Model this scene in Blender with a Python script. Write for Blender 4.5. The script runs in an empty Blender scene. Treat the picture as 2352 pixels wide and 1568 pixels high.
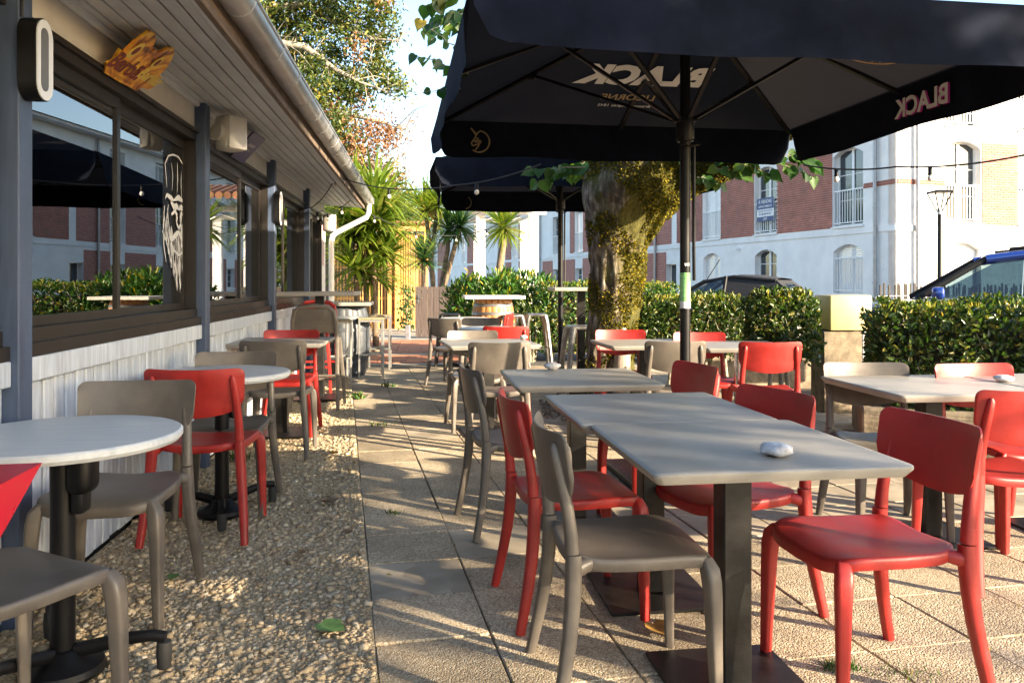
import bpy, bmesh, math, random
import numpy as np
from mathutils import Vector, Matrix, noise

R = math.radians
random.seed(11)
rng = np.random.default_rng(11)
sc = bpy.context.scene
col = sc.collection

# ------------------------------------------------------------------ camera
F, CX, HZ, CH = 1829.0, 1176.0, 648.0, 1.25      # pixels of a 2352 px wide picture; level camera 1.25 m up
cam = bpy.data.objects.new('camera', bpy.data.cameras.new('camera'))
col.objects.link(cam)
cam.location = (0, 0, CH)
cam.rotation_euler = (R(90), 0, 0)
cam.data.lens = 36 * F / 2352
cam.data.sensor_width = 36
cam.data.shift_y = -136 / 2352
cam.data.clip_start = .05
cam.data.clip_end = 2000
sc.camera = cam

# ------------------------------------------------------------------ light
SUN_AZ, SUN_EL = 59.0, 17.0                       # sun to the right and a little behind
sdir = Vector((math.sin(R(SUN_AZ)), -math.cos(R(SUN_AZ)), math.tan(R(SUN_EL)))).normalized()
w = bpy.data.worlds.new('World'); sc.world = w; w.use_nodes = True
nt = w.node_tree
bg = nt.nodes['Background']
sky = nt.nodes.new('ShaderNodeTexSky'); sky.sky_type = 'NISHITA'; sky.sun_disc = False
sky.sun_elevation = R(SUN_EL); sky.sun_rotation = math.atan2(sdir.x, sdir.y)
sky.air_density = 1.0; sky.dust_density = 1.2; sky.ozone_density = 1.0
nt.links.new(sky.outputs[0], bg.inputs[0]); bg.inputs[1].default_value = .12
sun = bpy.data.objects.new('sun', bpy.data.lights.new('sun', 'SUN')); col.objects.link(sun)
sun.data.energy = 5.0; sun.data.angle = R(.6); sun.data.color = (1.0, .82, .58)
sun.rotation_euler = (-sdir).to_track_quat('-Z', 'Y').to_euler()
sc.view_settings.view_transform = 'Standard'; sc.view_settings.look = 'None'
sc.view_settings.exposure = 2.15; sc.view_settings.gamma = 1
sc.cycles.use_denoising = True
sc.cycles.max_bounces = 8; sc.cycles.transparent_max_bounces = 16
sc.cycles.sample_clamp_indirect = 6
sc.cycles.caustics_reflective = False; sc.cycles.caustics_refractive = False

# ------------------------------------------------------------------ helpers
def G(px, py, z=0.0):
    Y = F * (CH - z) / (py - HZ)
    return Vector(((px - CX) / F * Y, Y, z))
def P(px, py, Y):
    return Vector(((px - CX) / F * Y, Y, CH + (HZ - py) / F * Y))

def tag(o, label=None, cat=None, group=None, kind=None):
    if label: o['label'] = label
    if cat: o['category'] = cat
    if group: o['group'] = group
    if kind: o['kind'] = kind
    return o
def thing(name, label, cat, loc=(0, 0, 0), rz=0, group=None):
    o = bpy.data.objects.new(name, None); col.objects.link(o)
    o.empty_display_size = .1
    o.location = loc; o.rotation_euler = (0, 0, R(rz))
    return tag(o, label, cat, group)
def copy_tree(o, parent=None):
    c = o.copy(); col.objects.link(c); c.parent = parent
    for ch in list(o.children): copy_tree(ch, c)
    return c
def put(name, me, parent=None, loc=None, rot=None, scale=None):
    o = bpy.data.objects.new(name, me); col.objects.link(o); o.parent = parent
    if loc is not None: o.location = loc
    if rot is not None: o.rotation_euler = rot
    if scale is not None: o.scale = scale
    return o

class MB:
    def __init__(s): s.v = []; s.f = []
    def add(s, v, f):
        b = len(s.v); s.v += [tuple(p) for p in v]; s.f += [tuple(b + i for i in q) for q in f]
        return s
    def box(s, x0, x1, y0, y1, z0, z1, M=None):
        v = [Vector(p) for p in ((x0,y0,z0),(x1,y0,z0),(x1,y1,z0),(x0,y1,z0),(x0,y0,z1),(x1,y0,z1),(x1,y1,z1),(x0,y1,z1))]
        if M is not None: v = [M @ p for p in v]
        return s.add(v, [(0,3,2,1),(4,5,6,7),(0,1,5,4),(1,2,6,5),(2,3,7,6),(3,0,4,7)])
    def bbox(s, x0, x1, y0, y1, z0, z1, b=.005, seg=2, M=None):
        bm = bmesh.new(); bmesh.ops.create_cube(bm, size=1)
        for q in bm.verts:
            q.co = Vector((x0 + (q.co.x + .5) * (x1 - x0), y0 + (q.co.y + .5) * (y1 - y0), z0 + (q.co.z + .5) * (z1 - z0)))
        bmesh.ops.bevel(bm, geom=bm.edges[:], offset=b, segments=seg, affect='EDGES', profile=.5)
        bm.verts.index_update()
        v = [M @ q.co if M is not None else q.co.copy() for q in bm.verts]
        f = [tuple(x.index for x in q.verts) for q in bm.faces]
        bm.free()
        return s.add(v, f)
    def tube(s, path, rad, n=8, k=2.0, cap=True, up=None, fx=1.0, fy=1.0):
        path = [Vector(p) for p in path]
        if not hasattr(rad, '__len__'): rad = [rad] * len(path)
        rings = []; prev = None
        for i, p in enumerate(path):
            t = (path[min(i + 1, len(path) - 1)] - path[max(i - 1, 0)]).normalized()
            if prev is None:
                u = Vector(up) if up is not None else (Vector((1, 0, 0)) if abs(t.x) < .8 else Vector((0, 1, 0)))
            else: u = prev
            u = (u - t * u.dot(t)).normalized(); prev = u
            w_ = t.cross(u)
            ring = []
            for j in range(n):
                a = 2 * math.pi * (j + .5) / n
                c, q = math.cos(a), math.sin(a)
                c = math.copysign(abs(c) ** (2 / k), c); q = math.copysign(abs(q) ** (2 / k), q)
                ring.append(p + u * (c * rad[i] * fx) + w_ * (q * rad[i] * fy))
            rings.append(ring)
        v = [p for r in rings for p in r]; f = []
        for i in range(len(rings) - 1):
            for j in range(n):
                a = i * n + j; b = i * n + (j + 1) % n
                f.append((a, b, b + n, a + n))
        if cap:
            f.append(tuple(range(n - 1, -1, -1))); f.append(tuple((len(rings) - 1) * n + j for j in range(n)))
        return s.add(v, f)
    def lathe(s, prof, n=24, M=None):
        v = []; f = []
        for r, z in prof:
            for j in range(n):
                a = 2 * math.pi * j / n
                p = Vector((r * math.cos(a), r * math.sin(a), z)); v.append(M @ p if M is not None else p)
        for i in range(len(prof) - 1):
            for j in range(n):
                a = i * n + j; b = i * n + (j + 1) % n
                f.append((a, b, b + n, a + n))
        f.append(tuple(range(n - 1, -1, -1))); f.append(tuple((len(prof) - 1) * n + j for j in range(n)))
        return s.add(v, f)
    def poly(s, pts, d):            # flat outline (list of 3-D points) pushed by the vector d
        n = len(pts); pts = [Vector(p) for p in pts]; d = Vector(d)
        return s.add(pts + [p + d for p in pts], [tuple(range(n - 1, -1, -1)), tuple(range(n, 2 * n))] + [(i, (i + 1) % n, n + (i + 1) % n, n + i) for i in range(n)])
    def mesh(s, name, mat, smooth=True, ang=38):
        me = bpy.data.meshes.new(name); me.from_pydata(s.v, [], s.f)
        me.materials.append(mat)
        if smooth:
            me.polygons.foreach_set('use_smooth', [True] * len(me.polygons))
            me.set_sharp_from_angle(angle=R(ang))
        me.update(); return me
    def build(s, name, mat, parent=None, smooth=True, ang=38, loc=None, rot=None):
        return put(name, s.mesh(name, mat, smooth, ang), parent, loc, rot)

def np_mesh(name, V, Fq, mat, parent=None, smooth=False):
    me = bpy.data.meshes.new(name)
    V = np.asarray(V, dtype=np.float32); Fq = np.asarray(Fq, dtype=np.int32)
    k = Fq.shape[1]
    me.vertices.add(len(V)); me.vertices.foreach_set('co', V.ravel())
    me.loops.add(Fq.size); me.loops.foreach_set('vertex_index', Fq.ravel())
    me.polygons.add(len(Fq)); me.polygons.foreach_set('loop_start', np.arange(0, Fq.size, k, dtype=np.int32))
    me.update(calc_edges=True); me.validate()
    me.materials.append(mat)
    if smooth: me.polygons.foreach_set('use_smooth', [True] * len(me.polygons))
    return put(name, me, parent)

def unit(a): return a / np.maximum(np.linalg.norm(a, axis=1, keepdims=True), 1e-9)
def leaf_arrays(C, D, N, L, W, fold=.25):
    """leaf blades: base C, direction D, rough normal N, length L, width W -> 4 verts, 2 triangles... six verts, four faces"""
    D = unit(D); S = unit(np.cross(D, N)); Nn = np.cross(S, D)
    L = np.asarray(L)[:, None]; W = np.asarray(W)[:, None]
    b = C; t = C + D * L - Nn * L * .12
    m1 = C + D * L * .36; m2 = C + D * L * .72 - Nn * L * .04
    v = np.stack([b, m1 + S * W * .5 + Nn * W * fold, m2 + S * W * .36 + Nn * W * fold * .8, t, m2 - S * W * .36 + Nn * W * fold * .8, m1 - S * W * .5 + Nn * W * fold], 1)
    n = len(C); i = np.arange(n)[:, None] * 6
    f = np.concatenate([i + np.array([[0, 1, 2, 3]]), i + np.array([[0, 3, 4, 5]])], 0)
    return v.reshape(-1, 3), f
def leaves(name, C, D, N, L, W, mat, parent, fold=.25):
    v, f = leaf_arrays(C, D, N, L, W, fold); return np_mesh(name, v, f, mat, parent)

def text_mesh(txt, mat, size=1.0, bold=0.0, shear=0.0, depth=0.0, spacing=1.0):
    cu = bpy.data.curves.new('lettering', 'FONT'); cu.body = txt; cu.size = size
    cu.align_x = 'CENTER'; cu.align_y = 'CENTER'; cu.offset = bold; cu.shear = shear; cu.extrude = depth; cu.resolution_u = 3
    cu.space_character = spacing
    ob = bpy.data.objects.new('lettering', cu); me = bpy.data.meshes.new_from_object(ob)
    bpy.data.objects.remove(ob); me.materials.clear(); me.materials.append(mat)
    return me
def frame_matrix(o, x, y):
    x = Vector(x).normalized(); y = Vector(y); y = (y - x * y.dot(x)).normalized(); z = x.cross(y)
    return Matrix(((x.x, y.x, z.x, o[0]), (x.y, y.y, z.y, o[1]), (x.z, y.z, z.z, o[2]), (0, 0, 0, 1)))

# ------------------------------------------------------------------ materials
def newmat(name):
    m = bpy.data.materials.new(name); m.use_nodes = True
    n = m.node_tree.nodes; return m, n, m.node_tree.links, n['Principled BSDF']
def ramp(n, stops):
    r = n.new('ShaderNodeValToRGB')
    while len(r.color_ramp.elements) < len(stops): r.color_ramp.elements.new(.5)
    for e, (p, c) in zip(r.color_ramp.elements, stops): e.position = p; e.color = (*c, 1)
    return r
def mat(name, c, rough=.5, metal=0, spec=.5, var=.12, scale=6, bump=0, bscale=80, coat=0, objvar=0, detail=5, stretch=None, c2=None, rvar=.12):
    """principled surface with noise-driven colour and roughness variation and fine relief"""
    m, n, l, b = newmat(name)
    tc = n.new('ShaderNodeTexCoord'); mp = n.new('ShaderNodeMapping'); l.new(tc.outputs['Object'], mp.inputs[0])
    if stretch: mp.inputs['Scale'].default_value = stretch
    no = n.new('ShaderNodeTexNoise'); no.inputs['Scale'].default_value = scale; no.inputs['Detail'].default_value = detail; no.inputs['Roughness'].default_value = .65
    l.new(mp.outputs[0], no.inputs['Vector'])
    lo = tuple(max(0, x * (1 - var * 1.6)) for x in c); hi = tuple(min(1, x * (1 + var * 1.6)) for x in c)
    if c2: hi = c2
    r = ramp(n, [(.3, lo), (.7, hi)]); l.new(no.outputs['Fac'], r.inputs[0])
    out = r.outputs[0]
    if objvar:
        oi = n.new('ShaderNodeObjectInfo'); vm = n.new('ShaderNodeVectorMath'); vm.operation = 'SCALE'; vm.inputs[0].default_value = (37, 53, 71); l.new(oi.outputs['Random'], vm.inputs['Scale']); l.new(vm.outputs[0], mp.inputs['Location'])
        hs = n.new('ShaderNodeHueSaturation')
        mr = n.new('ShaderNodeMapRange'); mr.inputs[3].default_value = 1 - objvar; mr.inputs[4].default_value = 1 + objvar
        l.new(oi.outputs['Random'], mr.inputs[0]); l.new(mr.outputs[0], hs.inputs['Value']); l.new(out, hs.inputs['Color']); out = hs.outputs[0]
    l.new(out, b.inputs['Base Color'])
    rr = n.new('ShaderNodeMapRange'); rr.inputs[3].default_value = max(.02, rough - rvar); rr.inputs[4].default_value = min(1, rough + rvar)
    l.new(no.outputs['Fac'], rr.inputs[0]); l.new(rr.outputs[0], b.inputs['Roughness'])
    b.inputs['Metallic'].default_value = metal; b.inputs['Specular IOR Level'].default_value = spec
    if coat: b.inputs['Coat Weight'].default_value = coat; b.inputs['Coat Roughness'].default_value = .08
    if bump:
        n2 = n.new('ShaderNodeTexNoise'); n2.inputs['Scale'].default_value = bscale; n2.inputs['Detail'].default_value = 4
        l.new(mp.outputs[0], n2.inputs['Vector'])
        bp = n.new('ShaderNodeBump'); bp.inputs['Strength'].default_value = min(1, bump); bp.inputs['Distance'].default_value = .004
        l.new(n2.outputs['Fac'], bp.inputs['Height']); l.new(bp.outputs[0], b.inputs['Normal'])
    return m
def leafmat(name, stops, trans=.35, rough=.42):
    m, n, l, b = newmat(name)
    g = n.new('ShaderNodeNewGeometry'); r = ramp(n, stops); l.new(g.outputs['Random Per Island'], r.inputs[0])
    l.new(r.outputs[0], b.inputs['Base Color']); b.inputs['Roughness'].default_value = rough
    tr = n.new('ShaderNodeBsdfTranslucent'); hs = n.new('ShaderNodeHueSaturation'); hs.inputs['Value'].default_value = 1.7; hs.inputs['Saturation'].default_value = 1.1
    l.new(r.outputs[0], hs.inputs['Color']); l.new(hs.outputs[0], tr.inputs[0])
    mx = n.new('ShaderNodeMixShader'); mx.inputs[0].default_value = trans
    l.new(b.outputs[0], mx.inputs[1]); l.new(tr.outputs[0], mx.inputs[2]); l.new(mx.outputs[0], n['Material Output'].inputs[0])
    return m
def glassmat(name, ior=1.6, tint=(1, 1, 1), rough=0.0):
    m, n, l, b = newmat(name); n.remove(b)
    fr = n.new('ShaderNodeFresnel'); fr.inputs[0].default_value = ior
    t = n.new('ShaderNodeBsdfTransparent'); t.inputs[0].default_value = (*tint, 1)
    g = n.new('ShaderNodeBsdfGlossy'); g.inputs['Roughness'].default_value = rough; g.inputs[0].default_value = (.95, .97, 1, 1)
    mx = n.new('ShaderNodeMixShader'); l.new(fr.outputs[0], mx.inputs[0]); l.new(t.outputs[0], mx.inputs[1]); l.new(g.outputs[0], mx.inputs[2])
    l.new(mx.outputs[0], n['Material Output'].inputs[0]); return m
def emit(name, c, s):
    m, n, l, b = newmat(name)
    b.inputs['Emission Color'].default_value = (*c, 1); b.inputs['Emission Strength'].default_value = s; b.inputs['Base Color'].default_value = (*c, 1); return m

M = {}
M['red'] = mat('red polypropylene', (.35, .021, .017), .40, var=.13, scale=9, detail=9, rvar=.22, bump=.15, bscale=900, objvar=.06)
M['taupe'] = mat('taupe polypropylene', (.118, .101, .085), .40, var=.14, scale=9, detail=9, rvar=.22, bump=.15, bscale=900, objvar=.06)
M['top'] = mat('grey laminate tabletop', (.29, .275, .25), .42, var=.11, scale=6, detail=9, rvar=.2, bump=.1, bscale=500, objvar=.05)
M['roundtop'] = mat('pale whitewashed tabletop', (.55, .57, .58), .38, var=.09, scale=5, stretch=(1, 14, 6), bump=.12, bscale=30)
M['black'] = mat('black powder coat', (.005, .005, .006), .42, spec=.25, var=.2, bump=.15, bscale=400)
M['steelblack'] = mat('worn dark steel', (.017, .0155, .0145), .42, metal=.35, var=.45, scale=7, bump=.15, bscale=200)
M['anthracite'] = mat('anthracite painted wood', (.055, .080, .140), .45, var=.15, scale=4, stretch=(8, 8, .8), bump=.25, bscale=60)
M['frame'] = mat('bronze aluminium frame', (.022, .018, .016), .38, metal=.3, var=.12)
M['whitewood'] = mat('weathered white painted board', (.50, .545, .615), .55, var=.16, scale=5, stretch=(9, 9, .7), bump=.35, bscale=50, objvar=.08)
M['soffit'] = mat('grey beige soffit paint', (.60, .625, .67), .55, var=.07, scale=3, bump=.15, bscale=60, objvar=.03)
M['plaster'] = mat('warm white wall paint', (.62, .60, .57), .8, var=.07, scale=3, bump=.4, bscale=120)
M['rawwood'] = mat('weathered fascia timber', (.16, .115, .085), .7, var=.3, scale=5, stretch=(1, 12, 12), bump=.5, bscale=40)
M['zinc'] = mat('weathered zinc', (.42, .42, .43), .38, metal=.7, var=.22, scale=2.5, bump=.1, bscale=40)
M['whitepipe'] = mat('white painted pipe', (.74, .71, .66), .4, var=.08)
M['fabric'] = mat('black canvas', (.0095, .012, .021), .9, var=.25, scale=3, bump=.25, bscale=700, spec=.05)  # valance cloth; the sky's blue reflection is put into its colour
M['canopy'] = mat('black canopy cloth', (.013, .013, .016), .9, var=.2, scale=3, bump=.25, bscale=700, spec=.05)
_n, _l = M['canopy'].node_tree.nodes, M['canopy'].node_tree.links          # the cloth lets a little light through
_t = _n.new('ShaderNodeBsdfTranslucent'); _t.inputs[0].default_value = (.027, .025, .028, 1); _x = _n.new('ShaderNodeMixShader'); _x.inputs[0].default_value = .2
_l.new(_n['Principled BSDF'].outputs[0], _x.inputs[1]); _l.new(_t.outputs[0], _x.inputs[2]); _l.new(_x.outputs[0], _n['Material Output'].inputs[0])
M['concrete'] = mat('exposed aggregate', (.36, .30, .225), .85)
M['facade'] = mat('white facade render', (.86, .835, .81), .85, var=.06, scale=1.2, bump=.2, bscale=150)
M['brick'] = mat('facing brick', (.39, .135, .096), .8, var=.18, scale=3, bump=.3, bscale=120, objvar=.15)
M['mortar'] = mat('grey mortar', (.50, .45, .42), .9, var=.1)
M['whitemetal'] = mat('white coated metal', (.78, .78, .78), .4, var=.04)
M['shutter'] = mat('white roller shutter', (.75, .75, .76), .5, var=.03)
M['pipe'] = mat('zinc downpipe', (.34, .34, .36), .4, metal=.6, var=.12)
M['glass'] = glassmat('window glass', 3.0)
M['farglass'] = mat('dark reflecting pane', (.03, .04, .05), .06, var=.1, spec=.9, rvar=.02)
M['carglass'] = glassmat('car glass', 1.7, (.13, .19, .22))
M['bark'] = None
M['cordylinewood'] = mat('cordyline stem', (.16, .115, .075), .85, var=.35, scale=9, bump=.8, bscale=40)
M['branch'] = mat('lichen grey branch', (.30, .27, .21), .85, var=.3, scale=8, bump=.5, bscale=40)
M['hedgeleaf'] = leafmat('glossy hedge leaf', [(0, (.016, .036, .008)), (.45, (.035, .075, .014)), (.8, (.085, .125, .022)), (1, (.20, .17, .04))], .28, .3)
M['laurel'] = leafmat('pittosporum leaf', [(0, (.02, .07, .012)), (.6, (.05, .13, .02)), (.9, (.13, .2, .03)), (1, (.45, .32, .03))], .3, .34)
M['palmleaf'] = leafmat('cordyline leaf', [(0, (.07, .13, .016)), (.6, (.18, .25, .035)), (.93, (.30, .32, .06)), (1, (.40, .30, .10))], .42, .4)
M['palmdark'] = leafmat('dark cordyline leaf', [(0, (.018, .06, .02)), (.7, (.045, .115, .03)), (1, (.12, .17, .04))], .28, .38)
M['linden'] = leafmat('linden leaf', [(0, (.02, .06, .014)), (.6, (.045, .12, .02)), (.93, (.11, .18, .03)), (1, (.34, .24, .04))], .4, .45)
M['oak'] = leafmat('oak leaf', [(0, (.03, .055, .012)), (.6, (.07, .11, .018)), (.9, (.16, .17, .03)), (1, (.34, .25, .04))], .35, .5)
M['dryleaf'] = leafmat('dry brown leaf', [(0, (.13, .06, .025)), (.6, (.27, .13, .055)), (1, (.36, .22, .11))], .25, .7)
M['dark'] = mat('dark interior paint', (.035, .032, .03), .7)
M['soil'] = mat('dark soil', (.12, .095, .068), .95, var=.4, scale=8, bump=1, bscale=40)
M['slatwood'] = mat('honey coloured timber slat', (.62, .34, .10), .6, var=.2, scale=4, stretch=(10, 10, .6), bump=.3, bscale=40, objvar=.12)
M['gatewood'] = mat('grey brown weathered board', (.070, .052, .046), .7, var=.3, scale=5, stretch=(9, 9, .7), bump=.4, bscale=40, objvar=.1)
M['barrelwood'] = mat('oak barrel stave', (.42, .20, .07), .5, var=.25, scale=5, stretch=(8, 8, .7), bump=.3, bscale=40, objvar=.15)
M['barrelgrey'] = mat('anthracite painted stave', (.06, .068, .08), .45, var=.2, scale=5, bump=.3, bscale=50, objvar=.12)
M['hoop'] = mat('galvanised hoop', (.24, .24, .25), .4, metal=.7, var=.2)
M['galv'] = mat('brushed bare steel', (.25, .245, .235), .36, metal=.85, var=.25, scale=7)
M['alu'] = mat('brushed aluminium', (.33, .325, .315), .38, metal=.7, var=.1)
M['chrome'] = mat('polished steel', (.7, .7, .7), .14, metal=1, var=.05, rvar=.05)
M['yellow'] = mat('cream yellow enamel', (.52, .43, .21), .4, var=.05)
M['stonewall'] = mat('rough garden concrete', (.20, .16, .11), .9, var=.35, scale=9, bump=1, bscale=35)
M['pebble'] = mat('speckled pebble', (.62, .59, .58), .7, var=.2, scale=30, bump=.4, bscale=90)
M['greystone'] = leafmat('grey bed pebble', [(0, (.10, .085, .07)), (1, (.34, .29, .24))], 0, .8)
M['benchwood'] = mat('grey green bench plank', (.22, .185, .11), .7, var=.25, scale=5, stretch=(1, 9, 9), bump=.4, bscale=40, objvar=.1)
M['rubber'] = mat('black rubber', (.02, .02, .02), .7)
M['bluepaint'] = mat('deep blue car paint', (.012, .05, .30), .25, metal=.35, var=.03, coat=1)
M['silverpaint'] = mat('silver car paint', (.52, .53, .55), .3, metal=.5, var=.03, coat=1)
M['softtop'] = mat('charcoal soft top', (.012, .013, .018), .85, var=.15, bump=.3, bscale=300)
M['asphalt'] = mat('asphalt', (.085, .082, .08), .9, var=.25, scale=3, bump=.6, bscale=60)
M['terracotta'] = mat('terracotta tile', (.36, .16, .085), .8, var=.25, scale=3, objvar=.2)
M['paver'] = mat('red terrace paver', (.42, .16, .085), .75, var=.2, scale=5, bump=.3, bscale=60, objvar=.18)
M['bulb'] = mat('opal festoon bulb', (.78, .75, .68), .25, var=.03)
M['cable'] = mat('black rubber cable', (.02, .02, .022), .55)
M['print'] = mat('white print', (.72, .71, .70), .8, var=.05)
M['magenta'] = mat('magenta print edge', (.55, .03, .36), .8)
M['gold'] = mat('tan print', (.42, .25, .10), .8, var=.1)
M['goldline'] = mat('muted gold line print', (.33, .24, .12), .8, var=.1)
M['decal'] = mat('white window decal', (.78, .79, .80), .6, var=.03)
M['lampwhite'] = mat('opal lamp face', (.70, .71, .72), .4, var=.03)
M['lampgrey'] = mat('grey lamp inlay', (.12, .12, .125), .5)
M['speaker'] = mat('off white loudspeaker plastic', (.62, .58, .52), .4, var=.05)
M['signblue'] = mat('navy sign print', (.03, .055, .17), .5)
M['signpurple'] = mat('violet sign print', (.05, .04, .13), .4, var=.3, scale=5)
M['signwhite'] = mat('white sign print', (.78, .78, .78), .5, var=.02)
M['redmelamine'] = mat('bright red lacquer', (.68, .006, .03), .3, var=.03, coat=.4)
M['sticker'] = mat('green printed sticker', (.25, .55, .22), .4, var=.25, scale=10, stretch=(1, 1, 20))
# special ground materials
def aggregate(name, stops, scale, bump=.8, objvar=.16, rough=.85, vs=1.0):
    m, n, l, b = newmat(name)
    g = n.new('ShaderNodeNewGeometry')
    vo = n.new('ShaderNodeTexVoronoi'); vo.inputs['Scale'].default_value = scale; l.new(g.outputs['Position'], vo.inputs['Vector'])
    rm = ramp(n, stops); l.new(vo.outputs['Color'], rm.inputs[0])
    no = n.new('ShaderNodeTexNoise'); no.inputs['Scale'].default_value = 2.3; no.inputs['Detail'].default_value = 6; l.new(g.outputs['Position'], no.inputs['Vector'])
    mr = n.new('ShaderNodeMapRange'); mr.inputs[1].default_value = .3; mr.inputs[2].default_value = .7; mr.inputs[3].default_value = .62; mr.inputs[4].default_value = 1.22; l.new(no.outputs['Fac'], mr.inputs[0])
    hs = n.new('ShaderNodeHueSaturation'); l.new(rm.outputs[0], hs.inputs['Color'])
    oi = n.new('ShaderNodeObjectInfo'); m2 = n.new('ShaderNodeMapRange'); m2.inputs[3].default_value = 1 - objvar; m2.inputs[4].default_value = 1 + objvar; l.new(oi.outputs['Random'], m2.inputs[0])
    mu = n.new('ShaderNodeMath'); mu.operation = 'MULTIPLY'; l.new(mr.outputs[0], mu.inputs[0]); l.new(m2.outputs[0], mu.inputs[1]); l.new(mu.outputs[0], hs.inputs['Value'])
    hs.inputs['Saturation'].default_value = vs
    l.new(hs.outputs[0], b.inputs['Base Color']); b.inputs['Roughness'].default_value = rough
    bp = n.new('ShaderNodeBump'); bp.inputs['Strength'].default_value = bump; bp.inputs['Distance'].default_value = .006
    l.new(vo.outputs['Distance'], bp.inputs['Height']); bp.invert = True; l.new(bp.outputs[0], b.inputs['Normal'])
    return m
M['slab'] = aggregate('washed aggregate slab', [(0, (.19, .145, .095)), (.35, (.37, .295, .20)), (.7, (.49, .41, .295)), (1, (.62, .545, .43))], 150, bump=.55, vs=1.05)
M['flag'] = aggregate('riven flagstone slab', [(0, (.30, .25, .18)), (1, (.43, .37, .28))], 9, bump=.35, rough=.75)
M['gravelbase'] = aggregate('gravel bed', [(0, (.32, .245, .145)), (.5, (.45, .36, .225)), (1, (.55, .46, .32))], 130, bump=1)
M['gravel'] = leafmat('crushed limestone', [(0, (.30, .225, .135)), (.5, (.43, .335, .21)), (.85, (.50, .41, .28)), (1, (.57, .49, .37))], 0, .85)
M['asphalt2'] = M['asphalt']

# ------------------------------------------------------------------ ground
def sheet(name, pts, z, m, sub=None):
    o = put(name, None) if False else None
    me = bpy.data.meshes.new(name); me.from_pydata([(x, y, z) for x, y in pts], [], [tuple(range(len(pts)))]); me.materials.append(m)
    o = put(name, me); tag(o, kind='structure'); return o
sheet('ground', [(-400, -400), (400, -400), (400, 600), (-400, 600)], -.06, M['asphalt'])
sheet('soil_bed', [(-3.6, -6), (9, -6), (9, 12.2), (-3.6, 12.2)], -.024, M['soil'])
pa, pp = Vector((-math.sin(R(12)), math.cos(R(12)), 0)), Vector((math.cos(R(12)), math.sin(R(12)), 0))
terr = bpy.data.objects.new('terrace_paving', None); col.objects.link(terr); tag(terr, kind='structure')
terr.rotation_euler = (0, 0, R(12))
P0, PITCH, A0 = .1076, .4095, 2.787 - .8
variants = []
for k in range(4):
    mb = MB(); mb.bbox(-.2022, .2022, -.1973, .1973, -.045, 0, .004, 1)
    variants.append(mb)
sm = variants[0].mesh('slab', M['slab'], False); fm = variants[1].mesh('slab', M['flag'], False)
for c in range(12):
    for r_ in range(24):
        x = P0 + (c + .5) * PITCH; y = A0 + (r_ + .5) * .4
        flag = (c >= 2 and 3.6 < y < 4.9 and random.random() < .85) or (c >= 4 and 4.9 <= y < 7 and random.random() < .6) or random.random() < .05
        put('slab', fm if flag else sm, terr, (x + random.uniform(-.002, .002), y + random.uniform(-.002, .002), random.uniform(-.003, .002)),
            (random.uniform(-.004, .004), random.uniform(-.004, .004), random.uniform(-.006, .006)))
mb = MB(); mb.box(P0, P0 + 12 * PITCH, -6, A0 - .006, -.045, -.003)
o = mb.build('paving_behind', M['slab'], terr, False); tag(o, kind='stuff')

# gravel strip between the paving and the wall
WX0, WS = -1.513, -.1126
def wall_x(Y): return WX0 + WS * Y
def slab_x(Y): return .11 - .2127 * Y
sheet('gravel_bed', [(wall_x(-6) + .02, -6), (slab_x(-6), -6), (slab_x(11.6), 11.6), (wall_x(11.6) + .02, 11.6)], .0115, M['gravelbase'])
def stones(name, pts, rad, zbase, m, flat=.75):
    n = len(pts)
    corners = np.array([[-1,-1,-1],[1,-1,-1],[1,1,-1],[-1,1,-1],[-1,-1,1],[1,-1,1],[1,1,1],[-1,1,1]], float)
    V = corners[None] * rng.uniform(.35, 1.0, (n, 8, 3)); V[:, :, 2] *= flat
    a = rng.uniform(0, 2 * np.pi, n); b = rng.uniform(-.5, .5, n)
    ca, sa, cb, sb = np.cos(a)[:, None], np.sin(a)[:, None], np.cos(b)[:, None], np.sin(b)[:, None]
    x = V[:, :, 0] * cb + V[:, :, 2] * sb; z = -V[:, :, 0] * sb + V[:, :, 2] * cb; y = V[:, :, 1]
    V = np.stack([x * ca - y * sa, x * sa + y * ca, z], 2) * rad[:, None, None]
    V[:, :, 0] += pts[:, 0:1]; V[:, :, 1] += pts[:, 1:2]; V[:, :, 2] += zbase[:, None]
    fq = np.array([[0,3,2,1],[4,5,6,7],[0,1,5,4],[1,2,6,5],[2,3,7,6],[3,0,4,7]])
    Fq = (np.arange(n)[:, None, None] * 8 + fq[None]).reshape(-1, 4)
    return np_mesh(name, V.reshape(-1, 3), Fq, m)
ny = 22000
Yg = np.concatenate([rng.uniform(1.6, 5.2, 62000), rng.uniform(5.2, 11.4, 24000)])
u = rng.uniform(0, 1, len(Yg)); xa = wall_x(Yg) + .03; xb = slab_x(Yg) - .012
Xg = xa + (xb - xa) * u
rad = rng.lognormal(math.log(.0057), .42, len(Yg)); rad = np.clip(rad, .0035, .02)
o = stones('gravel', np.stack([Xg, Yg], 1), rad, .007 + rad * .5, M['gravel']); tag(o, 'beige crushed limestone gravel strip between the wall and the paving', 'gravel', kind='stuff')

# ------------------------------------------------------------------ the low building on the left
bld = thing('restaurant_building', 'low white boarded restaurant with a row of dark framed windows and wide eaves', 'building', (WX0, 0, 0), 90 + math.degrees(math.atan(.1126)))
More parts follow.
